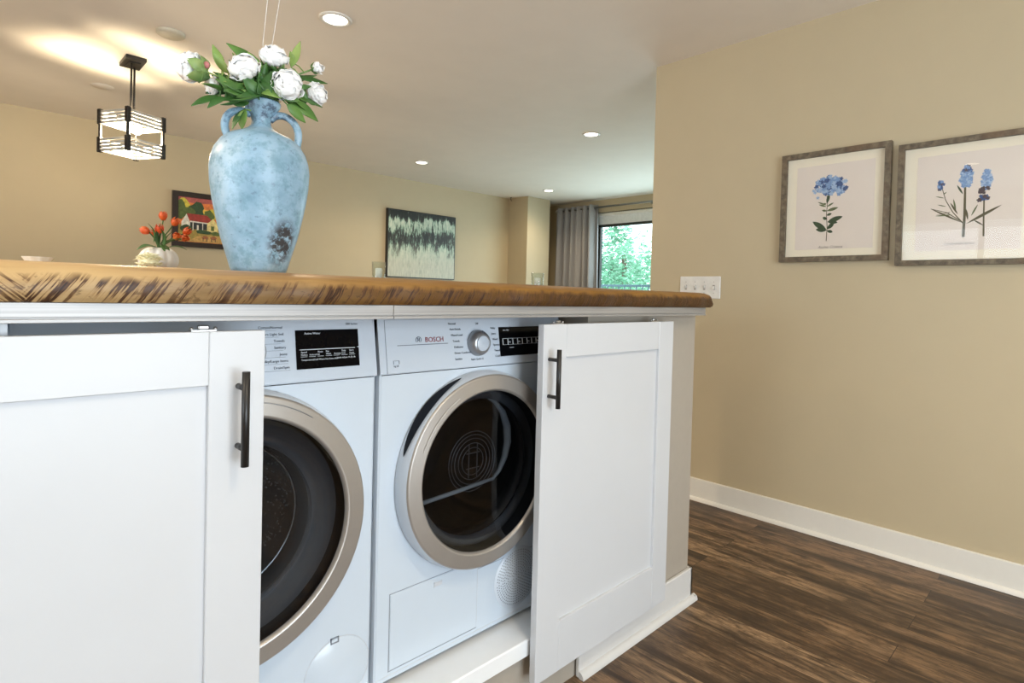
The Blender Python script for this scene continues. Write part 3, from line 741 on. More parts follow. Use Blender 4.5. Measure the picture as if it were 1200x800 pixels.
kn = MB().lathe([(.033, 0), (.0335, -.004), (.031, -.014), (.0275, -.020), (.0215, -.0245), (.0195, -.024), (.019, -.0225)], 44, 'Y', (.941-OX, ky, kz)); kno = kn.build('program_knob', KNOBG, t)
MB().lathe([(.0190, -.0235), (.0178, -.0245), (.001, -.0245)], 40, 'Y', (.941-OX, ky, kz)).build('knob_face', FASC, kno)
MB().box(.941-OX-.0008, .941-OX+.0008, ky-.0215, ky-.0185, kz+.022, kz+.0325).build('pointer', INK, kno)
q = MB()
for k, s in enumerate(['Normal', 'Anti-Shrink', 'Mixed Load', 'Towels', 'Delicates', 'Down Comforter', 'Sanitize']): panel_text(q, s, .0075, .852+.0035*k if k < 5 else .866, 1.018-.0145*k if k else 1.017)
q.build('program_print', INK, t); q = MB()
for k, s in enumerate(['Bulky', 'Jeans', 'Wool', 'Sportswear', 'Timed Dry', 'Cool Down']): panel_text(q, s, .0075, .988+.002*k, 1.004-.0145*k)
q.build('program_print', INK, t); q = MB(); panel_text(q, 'Off', .0075, .938, 1.016); panel_text(q, 'Super Quick 15', .0065, .916, .928); q.build('program_print', INK, t)
q = MB(); panel_quad(q, 1.0165, 1.20, .932, 1.008, .002); dd = q.build('display', DISP, t)
q = MB(); panel_text(q, 'eco dry', .007, 1.030, .998)
panel_quad(q, 1.026, 1.19, .9775, .9782, .0028); panel_quad(q, 1.026, 1.19, .9615, .9619, .0028)
panel_quad(q, 1.050, 1.064, .9535, .9545, .0028)
for k in range(9):
    X = 1.026+k*.018; panel_quad(q, X, X+.0014, .962, .977, .0028)
    if k % 2: panel_text(q, 'dry', .006, X+.003, .967)
q.bm.transform(Matrix.Translation((0, -.0012, 0))); q.build('display_print', INKW, dd, label='white display print')
# lower flap, latch, seam and the round air grille
def outline(b, x0, x1, z0, z1, w=.0018, y=-.0004, sides='LRTB'):
    for sd, bx in (('L', (x0, x0+w, z0, z1)), ('R', (x1-w, x1, z0, z1)), ('T', (x0, x1, z1-w, z1)), ('B', (x0, x1, z0, z0+w))):
        if sd in sides: b.box(bx[0], bx[1], y, .004, bx[2], bx[3])
q = MB(); q.box(.699-cx, .955-cx, -.0022, .002, .237-ZP, .410-ZP, bev=.0015).build('service_flap', APPL, t)
q = MB(); outline(q, .697-cx, .9565-cx, .2345-ZP, .4125-ZP, sides='LTB'); q.box(.957-cx, 1.25-cx, -.0004, .004, .387-ZP, .3885-ZP); q.build('seam', GREYLINE, t)
MB().box(.9562-cx, .9572-cx, -.0004, .003, .25-ZP, .405-ZP).build('seam', plain('soft seam', (.55, .58, .62), .5), t)
q = MB(); outline(q, .818-cx, .842-cx, .387-ZP, .399-ZP, .0022, -.003, 'LT'); q.box(.8200-cx, .842-cx, -.0038, .0, .388-ZP, .398-ZP, bev=.001); q.build('flap_latch', plain('latch', (.55, .58, .63), .4), t)
q = MB(); gx, gz, gr = 1.098-cx, .322-ZP, .079
q.lathe([(gr+.003, 0), (gr+.002, -.0018), (.001, -.0018)], 48, 'Y', (gx, 0, gz)); go = q.build('air_grille', FASC, t)
q = MB()
for k in range(1, 12):
    r = k*gr/12; nh = int(2*PI*r/.0072)
    for j in range(nh):
        a = 2*PI*(j+.5*(k % 2))/nh
        if abs(math.cos(a)) < .015 or abs(math.sin(a)) < .015: continue
        p = (gx+r*math.cos(a), -.0021, gz+r*math.sin(a))
        q.disc(.0019, p, 'Y', 6)
q.build('perforation', plain('grille hole', (.20, .23, .27), .7), go)
MB().box(x0+.005, x1-.005, -.0006, .004, .226-ZP, .2275-ZP).build('kick_seam', plain('soft seam', (.55, .58, .62), .5), t)

# --- washer
WCX, WCZ = .352, .651
t, cx, dcx, dcz, zp, z1, fy, x0, x1 = machine('washing_machine', 'white washing machine half hidden behind the left door, with a wide black display', 'washing machine', .054, .2535, .2115, WCX, WCZ)
OX = cx; RO, RG, PR = .2535, .2115, .045
do = ring_door(t, dcx, dcz, RO, RG, PR)
MB().lathe([(RG-.0005, -PR+.004), (RG-.012, -PR+.002), (RG-.05, -PR+.012), (RG*.5, -PR+.016), (.0008, -PR+.017)], 72, 'Y', (dcx, 0, dcz)).build('door_glass', DOORGLASS, do, label='dark tinted round glass')
MB().lathe([(RG-.004, -.010), (RG-.030, .012), (RG-.034, .020), (RG-.048, .020), (RG-.052, .012)], 72, 'Y', (dcx, 0, dcz)).build('gasket', GASKET, do)
MB().lathe([(RG-.052, -.004), (RG-.054, .030), (RG-.085, .075), (RG-.16, .095), (.001, .10)], 64, 'Y', (dcx, 0, dcz)).build('glass_bowl', CLEAR, do, label='clear inner glass bowl')
q = MB().lathe([(RG-.060, .052), (RG-.063, .048), (RG-.066, .052)], 64, 'Y', (dcx, 0, dcz)); q.build('drum_rim', CHROME, t)
rnd = random.Random(2); q = MB()
for k in range(230):
    a = rnd.uniform(-1.0, .85); r = rnd.choice([rnd.gauss(.150, .010), rnd.uniform(.09, .16)])
    if r > .185: continue
    q.ball((dcx+r*math.cos(a), .105+rnd.uniform(-.004, .004), dcz+.015+r*math.sin(a)), rnd.uniform(.0008, .0022), seg=6)
o = q.build('drum_perforation', DRUMRING, t); 
q = MB()
for r in (.05, .075, .10, .125): q.lathe([(r-.0016, .424), (r, .420), (r+.0016, .424)], 48, 'Y', (dcx, 0, dcz))
for k in range(3): q.box(dcx-.02+k*.02, dcx-.015+k*.02, .418, .424, dcz-.07, dcz+.04)
q.build('back_rings', DRUMRING, t)
q = MB(); q.lathe([(RO-.014, -PR-.0015), (RO-.0132, -PR-.0030), (RO-.0122, -PR-.0015)], 30, 'Y', (dcx, 0, dcz), a0=math.radians(55), a1=math.radians(95)); q.build('rim_line', KNOBG, do)
q = MB(); panel_quad(q, .4765, .611, .936, 1.0125, .002); dd = q.build('display', DISP, t)
q = MB(); panel_text(q, 'Active Water', .0060, .494, 1.004)
panel_quad(q, .483, .601, .9735, .9748, .0028); panel_quad(q, .607, .6105, .9745, .9758, .0028)
for k, (a, c) in enumerate([('Speed', 'Perfect'), ('', 'Reduced Soil'), ('Rinse', '+'), ('Pre', 'Wash'), ('', 'Activate'), ('Easy', 'Iron'), ('Start', 'Reset')]):
    X = .4855+k*.0172
    if a: panel_text(q, a, .0050, X, .9675)
    panel_text(q, c, .0046 if len(c) < 9 else .0040, X, .9625)
    panel_quad(q, X-.001, X+.012, .9600, .9605, .0028)
panel_text(q, 'Temperature|Cold Warm Hot Extra Hot', .0046, .4855, .9525); panel_text(q, 'Finish in|Spin 1h 2h 3h', .0046, .560, .9535)
q.bm.transform(Matrix.Translation((0, -.0014, 0))); q.build('display_print', INKW, dd, label='white display print')
q = MB()
for k, s in enumerate(['Cotton/Normal', 'Colours Light Soil', 'Towels', 'Sanitary', 'Jeans', 'Bulky/Large Items', 'Drain/Spin']):
    Z = 1.0165-.0128*k; panel_text(q, s, .0072, .452+.0018*k, Z, 'RIGHT'); panel_quad(q, .400, .440+.004*k, Z-.0035, Z-.0032)
panel_text(q, '500 Series', .0065, .584, 1.0215); q.build('program_print', INK, t)
kz = .975-ZP; ky = fy(kz)
kno = MB().lathe([(.032, 0), (.0325, -.004), (.030, -.018), (.0275, -.020), (.0265, -.019)], 40, 'Y', (.384-OX, ky, kz)).build('program_knob', KNOBG, t)
MB().lathe([(.0266, -.0195), (.025, -.0205), (.001, -.0205)], 36, 'Y', (.384-OX, ky, kz)).build('knob_face', FASC, kno)
q = MB().lathe([(.0735, -.0002), (.0728, -.0012), (.0720, -.0002)], 56, 'Y', (.575-cx, 0, .292-ZP)); q.build('seam', plain('soft seam', (.55, .58, .62), .5), t)
MB().lathe([(.0715, 0), (.070, -.0014), (.001, -.0014)], 48, 'Y', (.575-cx, 0, .292-ZP)).build('filter_cover', APPL, t)
q = MB(); outline(q, .558-cx, .576-cx, .356-ZP, .368-ZP, .0022, -.0030); q.build('cover_latch', GREYLINE, t)
MB().box(x0+.005, x1-.005, -.0006, .004, .226-ZP, .2275-ZP).build('kick_seam', plain('soft seam', (.55, .58, .62), .5), t)

# ------------------------------------------------------------------ vase and its flowers
ZT = 1.1225
VX, VY = .424, 1.17
vs = thing('vase', (VX, VY, ZT), 'tall weathered blue two handled vase on the wooden countertop', 'vase')
K = 1.127/672.0; KR = K*.905
prof_px = [(317, 31.5), (311, 34), (291, 40.5), (275, 45.8), (254, 51), (236, 55), (217, 58), (199, 59), (188, 57.5), (178, 54), (168, 47), (161, 37), (156, 24), (152, 15), (148, 11.2), (143, 10.2), (138, 11.5), (132, 15.5), (126, 19.5), (122, 21), (120.5, 20.3)]
zz = lambda y: (317-y)*1.010/ (317-121)*.330
prof = [(0.001, 0)]+[(r*(KR if y > 155 else K), zz(y)) for y, r in prof_px]+[(18.5*K, zz(122)), (11*K, zz(134)), (7*K, zz(148)), (7*K, zz(165))]
MB().lathe(prof, 72).build('vessel', VASE, vs)
HA = Vector((.94, -.34, 0))*.905          # handles lie across the view
for s in (-1, 1):
    if s < 0: hp = [(-12, 136), (-21, 133.5), (-31, 135), (-38, 140), (-41.5, 148), (-41, 157), (-37, 166)]
    else: hp = [(10, 140), (17, 134.5), (26, 133), (36, 137), (43, 146), (44.5, 157), (42, 171)]
    pts = [Vector((HA.x*x*K, HA.y*x*K, zz(y))) for x, y in hp]
    fine = []
    for i in range(len(pts)-1):
        for k in range(4): 
            p0, p1, p2, p3 = pts[max(i-1, 0)], pts[i], pts[i+1], pts[min(i+2, len(pts)-1)]; u = k/4
            fine.append(.5*((2*p1)+(p2-p0)*u+(2*p0-5*p1+4*p2-p3)*u*u+(3*p1-p0-3*p2+p3)*u**3))
    fine.append(pts[-1])
    MB().tube(fine, [.0072]*len(fine), 12).build('handle', VASE, vs)
# peonies: every stem a thing of its own, standing in the vase mouth
def fpt(px, py, dy=0): return at_y(VY+dy, px, py)
mouth = Vector((VX, VY, ZT+.328)); foot = Vector((VX, VY, ZT+.285))
def blossom(r, rnd, n=34, open_=1.0, flat=.8):
    b = MB(); b.ball((0, 0, 0), r*.60, (1, 1, .85), 14)
    for k in range(n):
        t = (k+.5)/n; phi = math.acos(1-1.55*t); a = k*2.39996+rnd.uniform(-.2, .2)
        d = Vector((math.sin(phi)*math.cos(a), math.sin(phi)*math.sin(a), math.cos(phi)))
        up = Vector((0, 0, 1)); tan = (up-d*up.dot(d)); tan = tan.normalized() if tan.length > .05 else d.orthogonal().normalized(); sd = d.cross(tan)
        s = r*rnd.uniform(.40, .58); c0 = d*r*rnd.uniform(.60, .84); rows = []
        for i in range(4):
            v = i/3; row = []
            for j in range(5):
                u = j/4-.5; ww = s*(.55+.75*math.sin(PI*(.2+.6*v)))
                fr = 1+.10*math.sin(j*2.4+k)*v
                p = c0+tan*(s*(v-.45)*1.2*fr)+sd*(u*2*ww*.62)+d*(r*(.18-.55*u*u)*(.4+v)*.75*open_+r*.08*v*rnd.uniform(-1, 1))
                row.append(b.bm.verts.new(p))
            rows.append(row)
        for i in range(3):
            for j in range(4):
                f = b.bm.faces.new((rows[i][j], rows[i][j+1], rows[i+1][j+1], rows[i+1][j])); f.smooth = True
    b.bm.transform(Matrix.Diagonal((1, 1, flat, 1)))
    return b
BLOOM = {}
def peony(px, py, r_px, face, seed, label, leaves=(), dy=0, bud=False, sep=True, pink=None, flat=.8):
    """face: direction the bloom looks; leaves: (base px, tip px, width px, depth offset, yellow?)"""
    rnd = random.Random(seed); c = fpt(px, py, dy); r = r_px*K
    t = thing('peony', foot, label, 'flower', 'white peonies in the blue vase'); inv = Matrix.Translation(-foot); BLOOM[t.name] = c
    f = Vector(face).normalized(); rot = Vector((0, 0, 1)).rotation_difference(f).to_matrix().to_4x4()
    b = blossom(r, rnd, 10 if bud else 34, .55 if bud else 1.0, 1.05 if bud else flat); b.bm.transform(inv @ Matrix.Translation(c) @ rot)
    bl = b.build('blossom', PETW, t, recalc=False, solid=.0005)
    base = c-f*r*.72
    if sep:
        q = MB()
        for k in range(5):
            a = 2*PI*k/5+.3; o1 = Vector((math.cos(a), math.sin(a), 0)); lp = Vector((0, 0, -r*.8)); tp = o1*r*.80+Vector((0, 0, -r*.12))
            q.leaf(lp, tp, r*.75, up=o1, curl=.18)
        q.ball((0, 0, -r*.62), r*.30, (1, 1, .8), 8)
        q.bm.transform(inv @ Matrix.Translation(c) @ rot); q.build('sepal', SEPAL, t, recalc=False, solid=.0006)
    if pink is not None:
        p = fpt(*pink, dy-.02); q = MB().ball(p-foot, .0052, (1, 1, 1.25), 10); q.build('side_bud', PETP, t, label='small pink side bud')
    m1 = mouth+(base-mouth)*.30; m1.x = VX+(m1.x-VX)*.6; m1.y = VY+(m1.y-VY)*.6
    st = [foot+Vector(((rnd.random()-.5)*.006, (rnd.random()-.5)*.006, 0)), mouth.lerp(m1, .3), m1, (m1+base)/2+Vector((0, 0, .006)), base]
    fine = []
    for i in range(len(st)-1):
        for k in range(4):
            p0, p1, p2, p3 = st[max(i-1, 0)], st[i], st[i+1], st[min(i+2, len(st)-1)]; u = k/4
            fine.append(.5*((2*p1)+(p2-p0)*u+(2*p0-5*p1+4*p2-p3)*u*u+(3*p1-p0-3*p2+p3)*u**3))
    fine.append(st[-1]); MB().tube([p-foot for p in fine], .0016, 8).build('stem', SEPAL, t)
    for (bx, by, tx, ty, w, d2, yl) in leaves:
        p, q0 = fpt(bx, by, d2), fpt(tx, ty, d2+.02*rnd.uniform(-1, 1))
        # leaf stalk back to the stem
        nearest = min(fine, key=lambda s: (s-p).length)
        q = MB().leaf(p-foot, q0-foot, w*K*1.15, up=(-FW+Vector((rnd.uniform(-.5, .5), rnd.uniform(-.5, .5), .5))), curl=rnd.uniform(-.08, .10))
        q.tube([nearest-foot, (nearest+p)/2-foot+Vector((0, 0, .003)), p-foot], .0010, 6)
        q.build('leaf', LEAF2 if yl else LEAF, t, recalc=False, solid=.0007)
Lr = -FW
def fc(r, u, f): return RT*r+UP*u-FW*f       # right, up, towards the viewer
peony(336, 100, 20, fc(.25, .12, 1), 11, 'largest white peony at the front right of the vase mouth', [
    (330, 98, 316, 78, 12, .015, 0), (340, 110, 378, 126, 11, -.01, 0), (335, 118, 372, 143, 14, -.02, 0), (336, 122, 358, 144, 10, -.04, 0), (312, 100, 292, 82, 10, -.02, 0), (325, 108, 352, 119, 11, -.03, 0),
    (318, 112, 300, 96, 13, -.035, 0), (330, 114, 306, 110, 12, -.03, 1)], dy=-.035)
peony(321, 68, 17, fc(.3, .9, .35), 12, 'white peony at the very top of the bouquet', [
    (314, 92, 265, 51, 15, 0, 0), (316, 100, 290, 60, 9, .01, 1), (312, 106, 300, 82, 8, -.01, 0)], dy=.0)
peony(287, 81, 18.5, fc(-.1, .65, .7), 13, 'white peony in the middle, left of the topmost bloom', [
    (306, 115, 284, 90, 13, -.03, 0), (300, 112, 276, 99, 11, -.03, 1), (285, 102, 262, 95, 9, -.01, 1), (290, 110, 268, 70, 7, .01, 0), (303, 114, 270, 116, 12, -.03, 0), (300, 114, 304, 92, 11, -.03, 0), (290, 104, 262, 108, 13, -.02, 0), (300, 104, 322, 92, 12, .01, 0),
    (296, 108, 272, 62, 8, .02, 1)], dy=-.02)
peony(226, 79, 18, fc(-1, .35, -.15), 14, 'white peony farthest left, seen from behind beside a pink bud', [
    (262, 107, 236, 98, 10, -.01, 0), (258, 113, 224, 124, 10, -.01, 0), (264, 114, 243, 127, 8, -.02, 0), (262, 84, 249, 52, 9, .01, 1), (268, 86, 250, 62, 8, .0, 1), (280, 120, 258, 122, 12, -.02, 0)], dy=.01, pink=(242, 76))
peony(250, 101, 11, fc(-.7, .1, .5), 15, 'small white peony low on the left, half hidden by leaves', [(284, 112, 262, 104, 14, .0, 0), (290, 122, 266, 116, 13, -.02, 0)], dy=.02)
peony(371, 110, 15, fc(.8, .2, .45), 16, 'white peony farthest right, below the round bud', [
    (352, 103, 356, 126, 12, -.01, 0), (345, 118, 364, 132, 8, -.03, 0), (346, 90, 384, 98, 9, .01, 0), (348, 112, 338, 96, 10, .0, 0)], dy=.0, flat=.75)
peony(372, 80, 8.5, fc(1, .15, .1), 17, 'round white peony bud on a thin stem at the upper right', [(341, 79, 352, 48, 9, .01, 1), (344, 74, 340, 60, 6, .02, 1)], dy=.0, bud=True)
# drooping leaves seen through the left handle
peony(300, 108, 9, fc(-.3, .3, .8), 18, 'small green and white peony bud deep in the middle of the leaves', [
    (286, 128, 272, 151, 11, .0, 0), (288, 128, 284, 152, 10, -.01, 1), (310, 112, 322, 100, 12, -.02, 0), (296, 104, 326, 110, 14, -.01, 0), (304, 112, 334, 114, 14, -.02, 0), (296, 112, 266, 106, 15, -.01, 0), (312, 106, 342, 96, 13, .0, 0), (288, 112, 262, 117, 13, .0, 0), (300, 106, 290, 90, 13, .01, 0), (306, 108, 312, 88, 13, .02, 0)], dy=-.01, bud=True)

# the crowded foliage between the blooms: each leaf belongs to one of the stems
rnd = random.Random(21)
stems = [o for o in bpy.data.objects if o.parent is None and o.name.startswith('peony')]
for k in range(120):
    a = rnd.uniform(-.35, PI+.35); bx, by = 303+rnd.uniform(-30, 32), 112+rnd.uniform(-12, 5); ln = rnd.uniform(20, 44)
    tx, ty = bx+ln*math.cos(a)*1.05, by-ln*math.sin(a)*.80
    if ty > 128 or (ty > 116 and 282 < tx < 326): continue
    if math.hypot(tx-336, ty-100) < 19: continue
    d0 = rnd.uniform(.0, .05) if k % 2 else rnd.uniform(-.04, .0); p, q0 = fpt(bx, by, d0), fpt(tx, ty, d0+rnd.uniform(-.02, .03))
    own = min(stems, key=lambda o: (BLOOM[o.name]-fpt(tx, ty)).length)
    q = MB().leaf(p-foot, q0-foot, rnd.uniform(8, 14)*K, up=(-FW+Vector((rnd.uniform(-.9, .9), rnd.uniform(-.9, .9), rnd.uniform(0, .9)))), curl=rnd.uniform(-.12, .12))
    q.tube([mouth-foot+Vector((rnd.uniform(-.01, .01), rnd.uniform(-.01, .01), -.01)), (mouth+p)/2-foot, p-foot], .0010, 5)
    q.build('leaf', [LEAF, LEAFD, LEAF, LEAF2][k % 4], own, recalc=False, solid=.0007)

# thin cords hanging from the ceiling behind the bouquet
cdx = at_y(1.42, 316, 60)
cw = thing('hanging_cord', (cdx.x, cdx.y, ZC), 'pair of thin white cords hanging from the ceiling above the bouquet', 'cord')
lowp = Vector((0, 0, cdx.z-.06-ZC))
for s, px0 in ((-1, 312.5), (1, 326)):
    top = at_y(1.42, px0, 10); dirx = (top.x-at_y(1.42, 308 if s < 0 else 319, 52).x)
    a = at_y(1.42, 308 if s < 0 else 319, 52)-Vector((cdx.x, cdx.y, ZC)); c = top-Vector((cdx.x, cdx.y, ZC)); d = (c-a); e = a+d*((0-a.z)/d.z)
    MB().tube([lowp+Vector((s*.006, 0, 0)), a, e], .0007, 6).build('cord', plain('white cord', (.8, .78, .74), .5), cw)
MB().lathe([(.006, -.001), (.009, 0), (.006, .001)], 20, 'Z').build('cord_ring', CHROME, cw, lowp)
MB().lathe([(0, -.008), (.03, -.008), (.034, 0)], 24).build('ceiling_rose', TRIMW, cw)

# ------------------------------------------------------------------ pumpkin vase with tulips, cream bloom, dish, glasses
PY = 1.62
pk = at_y(PY, 186, 300); PK = (pk-EYE).dot(FW)/FPX
pv = thing('pumpkin_vase', (pk.x, PY, ZT), 'white ribbed pumpkin shaped vase holding orange tulips', 'vase')
ph_ = at_y(PY, 186, 289).z-ZT
wobf = lambda t, h: 1-.10*abs(math.cos(5*t+.4))**6
R_ = 20.5*PK
MB().lathe([(.001, .0)]+[(R_*math.sin(a)**.75, ph_*(.5-.5*math.cos(a))) for a in [.45+k*(PI-.45-.45)/18 for k in range(19)]]+[(R_*.28, ph_*.93), (R_*.2, ph_*.86)], 80, wob=wobf).build('vessel', PUMP, pv)
pm = Vector((pk.x, PY, ZT+ph_*.95))
tul = [(191, 253, (.0, 1, .1), 'orange tulip standing tallest above the pumpkin vase'), (170, 270, (-.9, .4, .2), 'orange tulip leaning farthest left over the pumpkin vase'),
       (187, 268, (.1, .9, .5), 'orange tulip in the centre, just under the tallest one'), (182, 273, (-.5, .4, .8), 'dark orange tulip low in the centre of the bunch'),
       (205, 260, (.6, .8, .2), 'orange tulip leaning right at the picture frame edge'), (207, 277, (.7, .4, .6), 'orange tulip low right in front of the painting, left of its pair'),
       (219, 271, (.8, .6, .1), 'orange tulip farthest up on the right across the painted house'), (217, 279, (.8, .0, .6), 'orange tulip farthest right and lowest before the painting')]
for k, (px, py, dr_, lb) in enumerate(tul):
    c = at_y(PY-.01*(k % 3), px, py); f = (RT*dr_[0]+UP*dr_[1]-FW*dr_[2]).normalized(); r = 4.6*PK
    t = thing('tulip', pm, lb, 'flower', 'orange tulips in the pumpkin vase')
    rot = Vector((0, 0, 1)).rotation_difference(f).to_matrix().to_4x4(); q = MB()
    for j in range(6):
        a = 2*PI*j/6; rr = r*(.82 if j % 2 else 1); rows = []
        for i in range(6):
            v = i/5; ro = rr*math.sin(PI*(.08+.74*v))**.8; zc_ = r*(-1.05+2.3*v); hw = math.sin(PI*min(.97, .12+.86*v))*.62
            rows.append([q.bm.verts.new((ro*math.cos(a+u*hw), ro*math.sin(a+u*hw), zc_-abs(u)*.12*r)) for u in (-1, -.5, 0, .5, 1)])
        for i in range(5):
            for m_ in range(4): q.bm.faces.new((rows[i][m_], rows[i][m_+1], rows[i+1][m_+1], rows[i+1][m_])).smooth = True
    q.ball((0, 0, -r*.2), r*.62, (1, 1, 1.2), 8)
    q.bm.transform(Matrix.Translation(c-pm) @ rot); q.build('petals', TULIP, t, recalc=False, solid=.0004)
    b0 = c-f*r; mid = (pm+b0)/2+Vector((0, 0, .006)); MB().tube([Vector((0, 0, -.012)), (pm*.7+mid*.3)-pm, mid-pm, b0-pm], .0014, 8).build('stem', TULEAF, t)
    lv = {0: [(187, 290, 190, 262, 5)], 1: [(184, 290, 160, 294, 8), (180, 284, 172, 262, 4)], 2: [(190, 290, 187, 268, 6)], 3: [(188, 286, 196, 301, 9)], 4: [(194, 290, 203, 272, 4)], 5: [(192, 288, 214, 281, 8)], 7: [(196, 290, 219, 294, 5)]}.get(k, [])
    for (bx, by, tx, ty, w) in lv:
        q = MB().leaf(at_y(PY-.012, bx, by)-pm, at_y(PY-.03, tx, ty)-pm, w*PK, up=(0, -.3, 1), curl=.16); q.build('leaf', TULEAF, t, recalc=False, solid=.0006)
# cream bloom
CYB = 1.54
cb = at_y(CYB, 175, 305); CK = (cb-EYE).dot(FW)/FPX; cr = 15.5*CK
zc0 = ZT+.012
t = thing('chrysanthemum', (cb.x, CYB, ZT), 'cream chrysanthemum head lying at the foot of the pumpkin vase', 'flower')
q = MB(); rnd = random.Random(8)
q.ball((0, 0, cb.z-ZT-.002), cr*.62, (1, 1, .8), 12)
hb = cb.z-ZT-.002
for k in range(70):
    u = (k+.5)/70; phi = math.acos(1-1.35*u); a = k*2.39996; d = Vector((math.sin(phi)*math.cos(a), math.sin(phi)*math.sin(a), math.cos(phi)))
    q.leaf(d*cr*.45+Vector((0, 0, hb)), Vector((d.x*1.05, d.y*1.05, d.z*.72))*cr*rnd.uniform(.85, 1.0)+Vector((0, 0, hb)), cr*.34, up=d, curl=.16, n=4)
q.build('petals', CREAM, t, recalc=False, solid=.0005)
q = MB().tube([(0, 0, hb), (.004, .0, hb*.5), (.03, .004, .004)], .0022, 8)
for k in range(4): a = k*1.05+3.2; q.leaf((0, 0, hb-cr*.30), (math.cos(a)*cr*.7, math.sin(a)*cr*.7, hb-cr*.55), cr*.18, curl=.1, n=4)
q.build('stem', STEMB, t, recalc=False, solid=.0006)
# little shell dish
ds = at_y(1.60, 44, 301.5); DK = (ds-EYE).dot(FW)/FPX
q = MB().lathe([(.001, 0), (6*DK, .0), (9*DK, .010), (14*DK, ds.z-ZT), (14.3*DK, ds.z-ZT+.001), (9*DK, .013), (.001, .006)], 40, wob=lambda t, h: 1+.06*math.cos(9*t))
tag(q.build('shell_dish', plain('pearly shell', (.78, .74, .66), .3, vary=.08), None, (ds.x, 1.60, ZT)), 'shallow pearly shell dish on the countertop at the far left', 'dish')
# glass tumblers with a candle each
CANDLE = plain('white candle wax', (.80, .78, .70), .5)
def tumbler(px, ptop, rpx, y, label):
    g_ = at_y(y, px, ptop); k = (g_-EYE).dot(FW)/FPX; r = rpx*k; h = g_.z-(ZT-.002)
    t = thing('glass_tumbler', (g_.x, y, ZT-.0015), label, 'glass', 'glass tumblers on the countertop')
    MB().lathe([(.001, .001), (r*.86, .001), (r*.9, .006), (r, h), (r*.94, h), (r*.83, .010), (.001, .008)], 36).build('vessel', CLEAR, t)
    q = tag(MB().lathe([(.001, .009), (r*.5, .009), (r*.5, h*.68), (r*.3, h*.70), (.001, h*.69)], 24).build('candle', CANDLE, None, (g_.x, y, ZT-.0015)), 'short white candle standing in the %s glass tumbler' % ('left' if px < 500 else 'right'), 'candle', 'candles in the glass tumblers')
tumbler(444, 307, 8, 1.55, 'clear glass tumbler beside the abstract canvas')
tumbler(630, 320, 7.5, 1.52, 'clear glass tumbler below the wall column near the curtain')

# ------------------------------------------------------------------ pictures on the far wall
def frame_y(x0, x1, z0, z1, w, d, name, mat, parent, org):
    b = MB(); y1, y0 = -.0005, -d
    for poly in ([(x0, z0), (x1, z0), (x1-w, z0+w), (x0+w, z0+w)], [(x1, z0), (x1, z1), (x1-w, z1-w), (x1-w, z0+w)], [(x1, z1), (x0, z1), (x0+w, z1-w), (x1-w, z1-w)], [(x0, z1), (x0, z0), (x0+w, z0+w), (x0+w, z1-w)]):
        b.prism(poly, y0, y1, 'Y')
    return b.build(name, mat, parent)
ab = thing('abstract_canvas', (4.045, YW, 1.278), 'dark and silver abstract drip canvas on the far wall', 'painting')
MB().box(-.485, .485, -.038, -.001, 0, .778, bev=.002).build('canvas', ABSTRACT, ab)
b = MB().box(-.497, -.486, -.044, -.001, -.010, .788).box(.486, .494, -.036, -.001, -.008, .786).box(-.486, .486, -.036, -.001, .779, .788).box(-.486, .486, -.036, -.001, -.010, -.001)
b.build('frame', BLACK, ab, label='thin black floater frame')
# tropical house painting: painted shapes on a board, built as thin paint layers
lp = thing('landscape_painting', (1.376, YW, 1.455), 'dark framed sunset painting of a red roofed house, partly behind the vase', 'painting')
LW, LH = .66, .495
frame_y(0, LW, 0, LH, .045, .035, 'frame', plain('dark walnut frame', (.022, .012, .008), .4), lp, None)
pm_ = {}
def pcol(n, c): pm_[n] = plain('paint '+n, c, .55, vary=.25, scale=45); return n
for n, c in dict(sky1=(.42, .10, .09), sky2=(.72, .20, .05), sky3=(.80, .50, .07), green1=(.03, .07, .025), green2=(.09, .13, .03), yellow=(.60, .50, .06), roof=(.32, .035, .025), wall=(.72, .60, .25), white=(.72, .70, .62), dark=(.02, .025, .03), teal=(.03, .12, .13), grass=(.36, .26, .06), path=(.55, .33, .10), cow=(.35, .12, .05)).items(): pcol(n, c)
order = list(pm_)
MB().box(.04, LW-.04, -.014, -.002, .04, LH-.04).build('board', pm_['sky2'], lp)
b = MB(); lay = [0]
def shape(poly, n):
    lay[0] += 1; y = -.0145-lay[0]*.00012
    b.face([(u, y, v) for u, v in poly], order.index(n))
x_0, x_1, z_0, z_1 = .045, LW-.045, .045, LH-.045
shape([(x_0, .33), (x_1, .36), (x_1, z_1), (x_0, z_1)], 'sky2'); shape([(x_0, .40), (.25, .405), (.45, .42), (x_1, .41), (x_1, z_1), (x_0, z_1)], 'sky1')
shape([(.18, .27), (x_1, .27), (x_1, .345), (.45, .375), (.33, .335), (.24, .36)], 'sky3')
shape([(x_0, .05), (x_1, .05), (x_1, .20), (x_0, .20)], 'grass'); shape([(.12, .05), (.5, .05), (.44, .12), (.22, .11)], 'path')
rnd = random.Random(6)
def bush(cx_, cz_, rx, rz, n, k=13):
    shape([(min(x_1, max(x_0, cx_+rx*rnd.uniform(.75, 1.1)*math.cos(2*PI*i/k))), min(z_1, max(z_0, cz_+rz*rnd.uniform(.7, 1.15)*math.sin(2*PI*i/k)))) for i in range(k)], n)
bush(.09, .36, .06, .08, 'yellow'); bush(.07, .33, .05, .10, 'green2'); bush(.19, .33, .075, .085, 'green1'); bush(.21, .36, .045, .06, 'green1'); bush(.14, .32, .05, .05, 'green2'); bush(.32, .31, .07, .05, 'yellow'); bush(.30, .30, .05, .05, 'green2')
bush(.50, .22, .10, .13, 'teal'); bush(.55, .20, .09, .14, 'green1')
